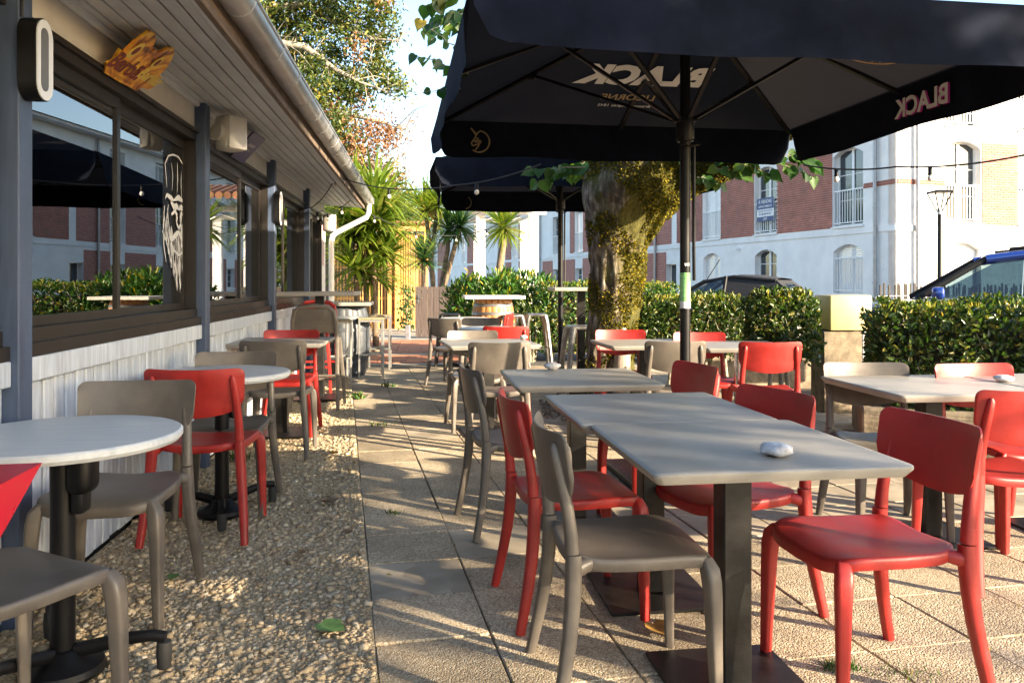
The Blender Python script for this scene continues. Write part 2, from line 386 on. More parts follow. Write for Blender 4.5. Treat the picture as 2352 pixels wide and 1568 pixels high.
# local frame: +x along the wall away from the camera, -y out over the terrace
ca_, sa_ = math.cos(math.atan(.1126)), math.sin(math.atan(.1126))
def L2W(s, y, z): return Vector((WX0 - sa_ * s - ca_ * y, ca_ * s - sa_ * y, z))
S0, S1 = -1.0, 12.4
posts = [2.9, 5.37, 7.84, 10.23]
mb = MB()
mb.box(S0, S1, .0, .14, 2.262, 2.62)
mb.build('wall', M['plaster'], bld, False)
mb = MB(); mb.box(S0, S1 - .2, .004, .14, -.05, .93); mb.build('cladding_backing', M['dark'], bld, False)
mb = MB(); mb.box(S1 - .42, S1, -.012, .14, -.05, 2.27); mb.box(S1 - .14, S1, .14, 6, -.05, 2.6); mb.build('corner_pier', M['plaster'], bld, False)
# cladding boards
bw = .098
bm_ = MB(); bm_.bbox(0, bw - .017, -.022, .0035, .03, .872, .006, 1); bme = bm_.mesh('board', M['whitewood'], False)
s = 1.2; first = True
while s < S1 - .44:
    if not any(abs(s + bw / 2 - p) < .05 for p in posts):
        put('board', bme, bld, (s, random.uniform(-.002, .004), random.uniform(-.006, .006)))
    s += bw
edges = [1.2] + posts + [S1 - .43]
for a, b in zip(edges[:-1], edges[1:]):
    mb = MB(); mb.bbox(a + .052, b - .052, -.05, .02, .876, .968, .006, 2); mb.build('rail', M['whitewood'], bld, False)
for p in posts:
    mb = MB(); mb.bbox(p - .05, p + .05, -.075, .03, 0, 2.44, .006, 2); mb.build('post', M['anthracite'], bld, False)
mb = MB(); mb.bbox(S0, S1 - .43, -.03, .01, 2.235, 2.26, .003, 1); mb.build('head_strip', M['frame'], bld, False)
# windows: two sliding sashes in each bay
def window(a, b, split=.5, k=0):
    mb = MB()
    mb.box(a, b, -.012, .10, 2.185, 2.233); mb.box(a, b, -.02, .10, 1.02, 1.075); mb.box(a, b, -.045, .0, .969, 1.02)
    mb.box(a, a + .022, -.012, .10, 1.075, 2.185); mb.box(b - .022, b, -.012, .10, 1.075, 2.185)
    fr = mb.build('window', M['frame'], bld, False)
    c = a + (b - a) * split
    for (x0, x1, y) in ((a + .023, c + .025, .018), (c - .025, b - .023, .052)):
        mb = MB(); t = .04
        mb.box(x0, x1, y, y + .032, 1.076, 1.076 + t); mb.box(x0, x1, y, y + .032, 2.184 - t * 1.5, 2.184)
        mb.box(x0, x0 + t, y, y + .032, 1.076 + t, 2.184 - t * 1.5); mb.box(x1 - t, x1, y, y + .032, 1.076 + t, 2.184 - t * 1.5)
        mb.build('sash', M['frame'], fr, False)
        mb = MB(); mb.box(x0 + t, x1 - t, y + .012, y + .018, 1.076 + t, 2.184 - t * 1.5); mb.build('pane', M['glass'], fr, False)
    return fr
for i, (a, b) in enumerate(zip(edges[:-1], edges[1:])):
    window(a + .052, b - .052 if i < 4 else b, [.5, .46, .56, .42, .5][i])
# room behind the glass
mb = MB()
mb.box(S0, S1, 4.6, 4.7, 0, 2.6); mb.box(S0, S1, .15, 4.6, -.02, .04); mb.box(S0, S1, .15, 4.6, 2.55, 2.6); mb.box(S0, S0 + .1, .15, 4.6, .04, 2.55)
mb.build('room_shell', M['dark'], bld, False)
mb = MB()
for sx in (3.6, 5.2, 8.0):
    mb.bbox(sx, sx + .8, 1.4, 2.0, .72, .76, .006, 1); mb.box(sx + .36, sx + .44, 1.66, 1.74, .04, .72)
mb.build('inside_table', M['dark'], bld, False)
# eaves
mb = MB(); mb.add([(S0, 0, 2.50), (S1 + .05, 0, 2.50), (S1 + .05, -.585, 2.455), (S0, -.585, 2.455)], [(0, 1, 2, 3)])
sof = mb.build('soffit', M['dark'], bld, False)
NP = 7; ang = math.atan2(.045, .575)
for i in range(NP):
    d0 = .585 * i / NP; wpl = .585 / NP - .013
    cuts = [S0 + random.uniform(.2, 1.2)]
    while cuts[-1] < S1 - .8: cuts.append(cuts[-1] + random.uniform(2.2, 3.2))
    cuts = [S0] + cuts[:-1] + [S1 + .03]
    for a, b in zip(cuts[:-1], cuts[1:]):
        mb = MB(); mb.bbox(a + .0015, b - .0015, -wpl, 0, -.014, 0, .003, 1)
        mb.build('plank', M['soffit'], sof, False, loc=(0, -d0 * math.cos(ang) - .002, 2.462 - d0 * math.sin(ang)), rot=(ang, 0, 0))
mb = MB(); mb.bbox(S0, S1 - .45, -.035, .0, 2.415, 2.452, .01, 2); mb.build('cornice', M['soffit'], bld)
mb = MB(); mb.bbox(S0, S1 + .05, -.612, -.58, 2.392, 2.56, .004, 1); mb.build('fascia', M['rawwood'], bld, False)
mb = MB(); mb.bbox(S0, S1 + .05, -.58, -.55, 2.398, 2.425, .008, 2); mb.build('eaves_moulding', M['soffit'], bld)
gy, gz, gr = -.672, 2.535, .078
def halfpipe(r, s0, s1, n=18, lip=True):
    mb = MB(); v = []; f = []
    for si, s_ in enumerate((s0, s1)):
        for j in range(n + 1):
            a = math.pi + math.pi * j / n
            v.append((s_, gy + r * math.cos(a), gz + r * math.sin(a)))
        for j in range(n, -1, -1):
            a = math.pi + math.pi * j / n
            v.append((s_, gy + (r - .004) * math.cos(a), gz + (r - .004) * math.sin(a)))
    k = 2 * (n + 1)
    for j in range(k): f.append((j, (j + 1) % k, k + (j + 1) % k, k + j))
    f.append(tuple(range(k))); f.append(tuple(range(2 * k - 1, k - 1, -1)))
    mb.add(v, f); return mb
gut = halfpipe(gr, S0, S1 + .1).build('gutter', M['zinc'], bld)
mb = MB(); mb.tube([(S0, gy - gr, gz + .004), (S1 + .1, gy - gr, gz + .004)], .009, 8); mb.build('bead', M['zinc'], gut)
s = 1.2
while s < S1:
    wj = random.choice((.018, .018, .05)); halfpipe(gr + .0035, s, s + wj).build('strap', M['zinc'], gut); s += random.uniform(.42, .75)
mb = MB(); mb.box(S1 + .1, S1 + .104, gy - gr, gy + gr, gz - gr * .8, gz); mb.build('end_cap', M['zinc'], gut, False)
mb = MB(); mb.add([(S0, -.64, 2.625), (S1 + .1, -.64, 2.625), (S1 + .1, 4.8, 4.0), (S0, 4.8, 4.0)], [(0, 1, 2, 3)])
mb.add([(S0, -.64, 2.595), (S1 + .1, -.64, 2.595), (S1 + .1, 4.8, 3.97), (S0, 4.8, 3.97)], [(3, 2, 1, 0)])
mb.build('roof', M['terracotta'], bld, False)
mb = MB(); s_ = S1 + .02
mb.tube([(s_, gy, gz - .06), (s_, gy, gz - .2), (s_, gy + .03, gz - .27), (s_ + .02, -.2, gz - .50), (s_ + .02, -.12, gz - .56), (s_ + .02, -.1, gz - .66), (s_ + .02, -.1, .04)], .042, 14)
mb.build('downpipe', M['whitepipe'], bld)

# things fixed to the building
def ray_plane(px, py, q, n):
    d = Vector(((px - CX) / F, 1, (HZ - py) / F)); o = Vector((0, 0, CH)); t = (Vector(q) - o).dot(n) / d.dot(n); return o + d * t
def stadium(w_, h_, n=12):
    r = w_ / 2; pts = []
    for k in range(n + 1):
        a = math.pi * k / n; pts.append((r * math.cos(a), h_ / 2 - r + r * math.sin(a)))
    for k in range(n + 1):
        a = math.pi + math.pi * k / n; pts.append((r * math.cos(a), -h_ / 2 + r + r * math.sin(a)))
    return pts
def oval_lamp(s_, zc, wd, h, dep, label):
    b0 = L2W(s_, -.076, zc)
    t = thing('wall_lamp', label, 'lamp', b0, 90 + math.degrees(math.atan(.1126)))
    mb = MB(); mb.poly([(x, 0, z) for x, z in stadium(wd, h)][::-1], (0, -dep, 0)); mb.build('housing', M['black'], t)
    mb = MB(); mb.poly([(x, -dep - .001, z) for x, z in stadium(wd * .94, h * .97)][::-1], (0, -.004, 0)); mb.build('diffuser', M['lampwhite'], t)
    mb = MB(); mb.poly([(x - wd * .05, -dep - .0055, z) for x, z in stadium(wd * .42, h * .76)][::-1], (0, -.002, 0)); mb.build('inlay', M['lampgrey'], t)
    return t
oval_lamp(2.895, 2.055, .13, .30, .062, 'black oval wall lamp with a pale face on the nearest post')
oval_lamp(7.83, 1.97, .13, .34, .05, 'dark oval wall lamp on the third post by the farther windows')
mb = MB(); mb.tube([(2.86, -.08, 2.2), (2.855, -.085, 2.3), (2.862, -.08, 2.42)], .006, 6); mb.build('supply_cable', M['cable'], bld)

# cut-out sign under the eaves
nw = Vector((ca_, sa_, 0))
nb = (nw * .62 + Vector((0, 0, -.78))).normalized(); qb = L2W(3.8, -.035, 2.235)
out = [(240,168),(246,146),(258,142),(276,114),(284,121),(308,98),(330,82),(343,73),(357,78),(358,92),(352,108),(347,120),(356,116),(361,122),(374,118),(386,112),(399,113),(401,122),(394,139),(382,158),(368,172),(361,190),(350,203),(337,206),(327,201),(313,210),(298,200),(276,190)]
pts = [ray_plane(x, y, qb, nb) for x, y in out]
base = L2W(3.8, -.035, 2.235)
m, n, l, b = newmat('amber beer sign print')
tc = n.new('ShaderNodeTexCoord'); no = n.new('ShaderNodeTexNoise'); no.inputs['Scale'].default_value = 9; no.inputs['Detail'].default_value = 4; no.inputs['Distortion'].default_value = 1.2
l.new(tc.outputs['Object'], no.inputs['Vector'])
rm = ramp(n, [(.32, (.10, .025, .006)), (.42, (.50, .15, .010)), (.52, (.85, .40, .02)), (.68, (.90, .62, .06))]); l.new(no.outputs['Fac'], rm.inputs[0]); l.new(rm.outputs[0], b.inputs['Base Color']); b.inputs['Roughness'].default_value = .35
M['amber'] = m; M['maroon'] = mat('maroon lettering', (.16, .02, .012), .5); M['signyellow'] = mat('pale yellow lettering', (.75, .58, .12), .5)
sg = thing('beer_sign', 'amber cut-out bottle sign tilted under the eaves above the nearest window', 'sign', base)
mb = MB(); mb.poly([p - base for p in pts], -nb * .012); mb.build('panel', M['amber'], sg, False)
def on_sign(root, q, nn, txt, c, xdir_px, ydir_px, width, m_, off=.004, bold=.012, name='lettering', shear=0):
    o = ray_plane(*c, q, nn); x = ray_plane(*xdir_px, q, nn) - o; y = ray_plane(*ydir_px, q, nn) - o
    me = text_mesh(txt, m_, 1, bold, shear)
    wid = max(v.co.x for v in me.vertices) - min(v.co.x for v in me.vertices)
    s_ = width / wid; mt = frame_matrix(o + nn * off - root.location, x, y) @ Matrix.Scale(s_, 4); me.transform(mt)
    return put(name, me, root)
on_sign(sg, qb, nb, 'Barbãr', (295, 155), (325, 172), (307, 134), .36, M['maroon'], bold=.035)
on_sign(sg, qb, nb, 'Barbãr', (345, 178), (362, 188), (357, 157), .26, M['signyellow'], off=.006, bold=.035)
on_sign(sg, qb, nb, 'The Warrior\u2019s Honey Ale', (275, 178), (300, 192), (284, 165), .27, M['maroon'], bold=.005)
for (cx, cy, rx) in ((311, 115, .036), (360, 143, .030)):
    for m_, k, dz in ((M['signyellow'], 1.0, .004), (M['maroon'], .55, .006)):
        o_ = ray_plane(cx, cy, qb, nb); x = (ray_plane(cx + 20, cy + 11, qb, nb) - o_).normalized(); y = nb.cross(x)
        mb = MB(); mb.add([o_ - base + nb * dz + x * math.cos(a) * rx * k + y * math.sin(a) * rx * 1.5 * k for a in np.linspace(0, 2 * math.pi, 20)[:-1]], [tuple(range(19))])
        mb.build('label_print', m_, sg, False)
nb2 = (nw * .5 + Vector((0, 0, -.86))).normalized(); qb2 = L2W(6.55, -.035, 2.235); base2 = qb2.copy()
pts = [ray_plane(x, y, qb2, nb2) for x, y in ((528, 356.6), (581.5, 301), (608, 319), (556, 373.5))]
s2 = thing('violet_sign', 'small violet rectangular beer sign tilted under the eaves past the white loudspeaker', 'sign', base2)
mb = MB(); mb.poly([p - base2 for p in pts][::-1], nb2 * .012); mb.build('panel', M['signpurple'], s2, False)
on_sign(s2, qb2, nb2, 'FLOREFFE', (575, 332), (588, 341), (590, 316), .17, M['signwhite'], off=.015, bold=.004)
on_sign(s2, qb2, nb2, "Bi\u00e8re d'Abbaye", (567, 342), (579, 350), (582, 326), .10, M['signwhite'], off=.015, bold=.0)

# white loudspeaker
b0 = L2W(5.55, -.15, 2.275)
t = thing('loudspeaker', 'off white wall loudspeaker on a round bracket between the two tilted signs', 'speaker', b0, 60)
mb = MB(); mb.bbox(-.085, .085, -.11, .03, -.12, .12, .03, 3); mb.build('cabinet', M['speaker'], t)
mb = MB(); mb.bbox(-.078, .078, -.126, -.106, -.112, .112, .012, 2); mb.build('grille', M['whitepipe'], t)
mb = MB(); mb.lathe([(.06, -.0), (.062, .01), (.055, .03)], 20, Matrix.Translation((-.085, -.03, 0)) @ Matrix.Rotation(R(-90), 4, 'Y')); mb.build('bracket', M['speaker'], t)
mb = MB(); mb.bbox(-.12, -.04, .03, .13, -.03, .03, .01, 2); mb.build('arm', M['speaker'], t)
b0 = L2W(11.75, -.13, 2.12)
t = thing('loudspeaker', 'small white loudspeaker under the far end of the eaves by the downpipe', 'speaker', b0, 70)
mb = MB(); mb.bbox(-.08, .08, -.08, .05, -.13, .13, .03, 3); mb.build('cabinet', M['speaker'], t)
mb = MB(); mb.bbox(-.072, .072, -.092, -.076, -.12, .12, .01, 2); mb.build('grille', M['whitepipe'], t)
mb = MB(); mb.bbox(-.03, .03, .05, .12, -.03, .03, .01, 2); mb.build('arm', M['speaker'], t)
# red strip on the pier
mb = MB(); mb.bbox(12.06, 12.1, -.02, -.0125, 1.5, 2.15, .002, 1); o = mb.build('red_strip', mat('red sign strip', (.45, .03, .03), .5), bld, False)

# hanging filament bulbs and the air conditioner inside
def inside(px, py, Y): return P(px, py, Y)
for i, (px, py, Y, lab) in enumerate(((163, 383, 4.5, 'bare amber filament bulb hanging inside behind the nearest left pane'), (250, 388, 4.35, 'round clear globe bulb glowing inside beside the first window mullion'))):
    p = inside(px, py, Y); t = thing('pendant_bulb', lab, 'light bulb', p)
    big = i == 1
    mb = MB(); mb.tube([(0, 0, .08), (0, 0, 2.55 - p.z)], .004, 6); mb.build('flex', M['cable'], t)
    mb = MB(); mb.lathe([(.014, .045), (.016, .06), (.016, .085), (.006, .092)], 12); mb.build('socket', M['black'], t)
    rr = .045 if big else .02
    mb = MB(); mb.lathe([(.001, -rr)] + [(rr * math.cos(a), rr * math.sin(a)) for a in np.linspace(-1.3, 1.2, 10)] + [(.014, rr + .01)], 16); mb.build('globe', glassmat('bulb glass', 1.3, (1, .8, .5)), t)
    mb = MB()
    for k in range(4):
        a = k * math.pi / 2; mb.tube([(.008 * math.cos(a), .008 * math.sin(a), -.018), (.006 * math.cos(a), .006 * math.sin(a), .026)], .006, 6)
    mb.build('filament', emit('filament glow', (1, .42, .08), 45), t)
p = inside(262, 455, 5.7)
t = thing('air_conditioner', 'white split air conditioner on the dark wall inside the nearest window', 'air conditioner', p, 96)
mb = MB(); mb.bbox(-.42, .42, -.1, .1, -.14, .14, .03, 3); mb.build('casing', M['speaker'], t)
mb = MB(); mb.box(-.36, .36, -.104, -.1005, -.11, -.085); mb.build('louvre', M['black'], t, False)

# window decal: bearded face in white strokes (second pane)
dt = thing('window_decal', 'white line decal of a long bearded face on the second pane', 'decal', L2W(4.93, .058, 1.1), 90 + math.degrees(math.atan(.1126)))
def dp(px, py):    # decal strip measured on the photo: px 0..150, py 0..1300 of the drawn face
    return (px / 150 * .44 - .08, 0, 2.06 - py / 1300 * .93 - 1.1)
def stroke(mb, pts, wds):
    pts = [Vector(dp(*p)) for p in pts]
    for i in range(len(pts) - 1):
        a, b = pts[i], pts[i + 1]; d = (b - a); nrm = Vector((-d.z, 0, d.x)).normalized()
        mb.add([a - nrm * wds[i], a + nrm * wds[i], b + nrm * wds[i + 1], b - nrm * wds[i + 1]], [(0, 1, 2, 3)])
mb = MB(); rs = random.Random(5)
for k in range(150):   # beard hair
    x = rs.uniform(4, 146); t0 = rs.uniform(640, 1120) if 35 < x < 125 else rs.uniform(480, 900)
    edge = 1280 - abs(x - 110) * 5.2
    if t0 > edge - 60: continue
    ln = rs.uniform(60, 190); x1 = x + (110 - x) * ln / 900 + rs.uniform(-3, 3)
    w0 = rs.uniform(.004, .009); stroke(mb, [(x, t0), ((x + x1) / 2 + rs.uniform(-3, 3), t0 + ln * .5), (x1, min(edge, t0 + ln))], [w0 * .3, w0, .0004])
for pts, wd in (
    ([(30, 320), (18, 120), (40, 40), (70, 10), (110, 5), (140, 50), (150, 130)], [.003, .006, .006, .006, .006, .006, .004]),
    ([(18, 420), (30, 380), (60, 400), (75, 410)], [.004, .012, .018, .006]), ([(75, 410), (110, 370), (150, 400)], [.006, .02, .008]),
    ([(55, 430), (80, 470), (100, 450), (112, 480)], [.012, .022, .02, .006]), ([(112, 480), (125, 450), (148, 470)], [.006, .02, .012]),
    ([(60, 540), (85, 500), (100, 540), (95, 600)], [.01, .012, .014, .012]), ([(146, 520), (126, 500), (122, 560), (128, 600)], [.01, .012, .014, .012]),
    ([(95, 600), (112, 650), (128, 600)], [.01, .012, .01]), ([(45, 700), (60, 760), (85, 720), (110, 680), (132, 720), (150, 760)], [.006, .016, .02, .014, .02, .016]),
    ([(80, 850), (112, 890), (145, 850)], [.006, .008, .006]), ([(15, 480), (8, 640), (10, 820), (25, 960)], [.004, .008, .008, .003]), ([(40, 460), (25, 620), (30, 800)], [.003, .007, .003]),
    ([(60, 90), (70, 200), (64, 330)], [.002, .006, .002]), ([(100, 60), (104, 200), (98, 350)], [.002, .007, .002]), ([(130, 120), (128, 240), (132, 380)], [.002, .007, .002])):
    stroke(mb, pts, wd)
mb.build('drawing', M['decal'], dt, False)
# ------------------------------------------------------------------ parasols
def parasol(x, y, rz, label, hub_z=2.21, text=True):
    H_, ZE, ZA, ZB = 1.5, 2.535, 3.116, 2.25
    t = thing('parasol', label, 'parasol', (x, y, 0), rz, 'square black parasols over the terrace')
    # canopy of four sagging panels
    mb = MB(); N = 14
    cs = [(-1, -1), (1, -1), (1, 1), (-1, 1)]
    for k in range(4):
        a = Vector((*cs[k], 0)); b = Vector((*cs[(k + 1) % 4], 0)); idx = {}; v = []; f = []
        for i in range(N + 1):
            tt = i / N
            for j in range(i + 1):
                u_ = j / i if i else 0
                p = (a.lerp(b, u_)) * (H_ * tt)
                sag = -.035 * math.sin(math.pi * tt) * (math.sin(math.pi * u_) ** .8 if 0 < u_ < 1 else 0) - .012 * math.sin(math.pi * 2 * abs(u_ - .5)) * tt
                idx[i, j] = len(v); v.append((p.x, p.y, ZA + (ZE - ZA) * tt + sag * (1 if tt < 1 else 0)))
        for i in range(1, N + 1):
            for j in range(i):
                f.append((idx[i, j], idx[i, j + 1], idx[i - 1, min(j, i - 1)]))
                if j < i - 1: f.append((idx[i, j + 1], idx[i - 1, j + 1], idx[i - 1, j]))
        mb.add(v, f)
    can = mb.build('canopy', M['canopy'], t, True, 25)
    for k in range(4):
        a = Vector((*cs[k], 0)) * H_; b = Vector((*cs[(k + 1) % 4], 0)) * H_; out_ = Vector(((a + b).x, (a + b).y, 0)).normalized()
        mb = MB(); v = []; f = []; nu, nv = 44, 8; ph = random.uniform(0, 6)
        for i in range(nu + 1):
            u_ = i / nu; d = min(u_, 1 - u_) * 3.0
            hgt = (ZE - ZB); rr = .14
            if d < rr: hgt -= rr - math.sqrt(max(0, rr * rr - (rr - d) ** 2))
            for j in range(nv + 1):
                w_ = j / nv
                wave = (.018 * math.sin(u_ * 9 + ph) + .010 * math.sin(u_ * 23 + 2 * ph)) * w_ + .035 * w_ * max(0, 1 - d / .3) 
                p = a.lerp(b, u_) + out_ * (-.001 + .012 * w_ + wave)
                v.append((p.x, p.y, ZE + .014 - (hgt + .014) * w_ + .006 * math.sin(u_ * 14 + ph) * w_))
        for i in range(nu):
            for j in range(nv):
                q = i * (nv + 1) + j; f.append((q, q + nv + 1, q + nv + 2, q + 1))
        mb.add(v, f); mb.build('valance', M['fabric'], t, True, 60)
    mb = MB(); mb.tube([(0, 0, .02), (0, 0, 3.1)], .033, 20); mb.build('pole', M['black'], t)
    mb = MB(); mb.lathe([(.05, hub_z - .07), (.056, hub_z - .05), (.058, hub_z + .05), (.066, hub_z + .055), (.066, hub_z + .085), (.036, hub_z + .09)], 20)
    for k in range(8):
        a = k * math.pi / 4; c, s_ = math.cos(a), math.sin(a)
        mb.tube([(.05 * c, .05 * s_, hub_z + .07), (.085 * c, .085 * s_, hub_z + .075)], .013, 6)
    mb.build('slider', M['black'], t)
    mb = MB(); mb.tube([(.035, -.05, hub_z - .06), (.06, -.085, hub_z - .10), (.0, -.1, hub_z - .115), (-.06, -.085, hub_z - .10), (-.035, -.05, hub_z - .06)], .007, 6)
    mb.tube([(.05, -.02, hub_z - .09), (.046, -.03, hub_z - .4), (.05, -.02, hub_z - .75), (.048, -.03, hub_z - .95)], .011, 6); mb.build('pull_cord', M['black'], t)
    mb = MB(); mb.lathe([(.07, 3.03), (.075, 3.06), (.075, 3.1), (.04, 3.12)], 16); mb.build('crown_hub', M['black'], t)
    for k in range(8):
        a = k * math.pi / 4; c, s_ = math.cos(a), math.sin(a); Lr = H_ / max(abs(c), abs(s_))
        p0 = Vector((.06 * c, .06 * s_, ZA - .05)); p1 = Vector((Lr * c * .985, Lr * s_ * .985, ZE - .03))
        mb = MB(); mb.tube([p0, p1], .013, 4, 5, fx=1.0, fy=1.5, up=(0, 0, 1)); rb = mb.build('rib', M['black'], t, False)
        q = p0.lerp(p1, .56)
        mb = MB(); mb.tube([(.08 * c, .08 * s_, hub_z + .075), q], .011, 4, 5, up=(0, 0, 1), fy=1.3); mb.build('strut', M['black'], rb, False)
        mb = MB(); mb.bbox(-.02, .02, -.016, .016, -.035, .01, .004, 1, Matrix.Translation(q)); mb.build('joint', M['black'], rb, False)
    mb = MB(); mb.bbox(-.42, .42, -.42, .42, .0, .05, .008, 2); mb.lathe([(.05, .05), (.05, .28), (.036, .285)], 16); mb.build('base', M['steelblack'], t)
    # prints (seen reversed, through the cloth)
    def print_on(name, me, origin, x, y, width):
        wid = max(v_.co.x for v_ in me.vertices) - min(v_.co.x for v_ in me.vertices)
        me.transform(frame_matrix(origin, x, y) @ Matrix.Scale(width / wid, 4)); return put(name, me, can)
    sl = Vector((0, -1, (ZA - ZE) / H_)).normalized()       # far panel, up the slope
    nin = Vector((0, -(ZA - ZE), -H_)).normalized()
    def far_panel(lx, ly, off=.012):
        base_ = Vector((lx, ly, ZA + (ZE - ZA) * ly / H_ - .035 * math.sin(math.pi * ly / H_) * .9)); return base_ + nin * off
    print_on('lettering', text_mesh('BLACK', M['print'], 1, .06, -.18, spacing=1.04), far_panel(-.02, .80, .022), (-1, 0, 0), sl, 1.02)
    print_on('lettering', text_mesh('LICORNE', M['goldline'], 1, .02, 0), far_panel(-.06, 1.06, .022), (-1, 0, 0), sl, .42)
    print_on('lettering', text_mesh('Brasserie depuis 1845', M['print'], 1, .0, 0), far_panel(-.06, 1.17, .022), (-1, 0, 0), sl, .42)
    # on the right valance, its inner side
    for side, yy in ((1, .0), (-1, .1)):
        xs = side * (H_ + .012 + (-.022 if side > 0 else -.022))
        o_ = Vector((xs - side * .012, -.22, 2.39)); xd = Vector((0, 1, 0)) if side > 0 else Vector((0, -1, 0))
        if side > 0:
            print_on('lettering', text_mesh('BLACK', M['magenta'], 1, .03), o_ + Vector((.006, -.012, -.004)), xd, (0, 0, 1), .52)
        print_on('lettering', text_mesh('BLACK', M['print'], 1, .03), o_, xd, (0, 0, 1), .52)
    def emblem(c, x, y, r, m_, name='emblem', wd=.006):
        mb = MB(); c = Vector(c); x = Vector(x); y = Vector(y)
        def ln(pts, w_):
            pts = [c + x * (a * r) + y * (b * r) for a, b in pts]
            for p, q in zip(pts[:-1], pts[1:]):
                d = (q - p).normalized(); s_ = d.cross(x.cross(y)).normalized() * w_
                mb.add([p - s_, p + s_, q + s_, q - s_], [(0, 1, 2, 3)])
        ln([(math.cos(a), math.sin(a)) for a in np.linspace(-2.2, 1.5, 22)], wd)         # mane arc
        ln([(.1, 1.0), (-.2, .72), (-.35, .35), (-.72, -.15), (-.6, -.42), (-.3, -.32), (.1, -.1), (-.1, -.5), (-.35, -.8)], wd)
        ln([(-.3, .62), (-.75, 1.25)], wd); ln([(-.2, .72), (-.75, 1.25)], wd * .5); ln([(-.22, .28), (-.02, .3)], wd)
        ln([(-.45, -.02), (-.1, .08), (.2, .0), (-.05, -.2)], wd * 1.6)
        return mb.build(name, m_, can, False)
    emblem((-H_ + .33, H_ - .012, 2.36), (-1, 0, 0), (0, 0, 1), .085, M['goldline']) if False else None
    emblem((-H_ + .34, H_ + .0, 2.375), (1, 0, 0), (0, 0, 1), .085, M['goldline'])
    for side in (-1, 1):     # round crests printed on the side panels
        cx_ = side * .98; zz = ZA + (ZE - ZA) * .98 / H_ - .03
        nn = Vector((-side * (ZA - ZE), 0, -H_)).normalized(); up_ = Vector((-side, 0, (ZA - ZE) / H_)).normalized()
        mb = MB(); c = Vector((cx_, -.55 if side < 0 else -.42, zz)) + nn * .02
        for r0, r1 in ((.26, .275), (.20, .21)):
            for i in range(40):
                a0, a1 = 2 * math.pi * i / 40, 2 * math.pi * (i + 1) / 40
                mb.add([c + up_ * (r * math.cos(a)) + Vector((0, 1, 0)) * (r * math.sin(a)) for r, a in ((r0, a0), (r1, a0), (r1, a1), (r0, a1))], [(0, 1, 2, 3)])
        for i in range(30):
            a0 = 2 * math.pi * i / 30
            mb.add([c + up_ * (r * math.cos(a)) + Vector((0, 1, 0)) * (r * math.sin(a)) for r, a in ((.212, a0), (.245, a0), (.245, a0 + .05), (.212, a0 + .05))], [(0, 1, 2, 3)])
        mb.build('crest', M['gold'], can, False)
    return t
pz = parasol(1.10, 5.06, 8.3, 'large near black square parasol on a black pole in front of the mossy tree')
mb = MB(); mb.lathe([(.0337, 1.13), (.0337, 1.31)], 24); o = mb.build('sticker', M['sticker'], pz)
mb = MB(); mb.lathe([(.0339, 1.085), (.0339, 1.128)], 24); o = mb.build('sticker', M['signwhite'], pz)
me = text_mesh('VIS', M['signwhite'], 1, .02, .2); me.transform(frame_matrix((-.002, -.0355, 1.36), (1, -.02, 0), (0, 0, 1)) @ Matrix.Scale(.026, 4)); put('lettering', me, pz)
parasol(.60, 9.85, 4.0, 'farther black square parasol behind the mossy tree trunk')

# ------------------------------------------------------------------ chairs
def rounded_outline(n=44):
    pts = []
    for k in range(n):
        a = 2 * math.pi * k / n; c, s_ = math.cos(a), math.sin(a)
        x = math.copysign(abs(c) ** (2 / 4.6), c); y = math.copysign(abs(s_) ** (2 / 4.6), s_)
        wd = .200 + .022 * (y * .5 + .5)
        pts.append((x * wd, .03 + y * .222))
    return pts
def seat_z(x, y):
    z = .452 + .010 * (abs(x) / .22) ** 2.2 - .006 * math.exp(-((y + .02) / .12) ** 2)
    if y > .15: z -= .020 * ((y - .15) / .10) ** 2
    if y < -.10: z += .030 * ((-.10 - y) / .10) ** 2 * (abs(x) / .2) ** 2
    return z
def seat_mesh():
    ol = rounded_outline(); n = len(ol); mb = MB(); v = []; f = []
    rings = [(s_, 0.0) for s_ in (.12, .35, .6, .8, .92, .97)] + [(.99, -.004), (1.0, -.012), (.998, -.03), (.985, -.036), (.93, -.036), (.6, -.03), (.12, -.03)]
    v.append((0, .03, seat_z(0, .03)))
    for s_, dz in rings:
        for x, y in ol:
            X, Y = x * s_, .03 + (y - .03) * s_; v.append((X, Y, seat_z(X, Y) + dz))
    for j in range(n): f.append((0, 1 + j, 1 + (j + 1) % n))
    for i in range(len(rings) - 1):
        for j in range(n):
            a = 1 + i * n + j; b = 1 + i * n + (j + 1) % n; f.append((a, a + n, b + n, b))
    f.append(tuple(1 + (len(rings) - 1) * n + j for j in range(n)))
    return mb.add(v, f)
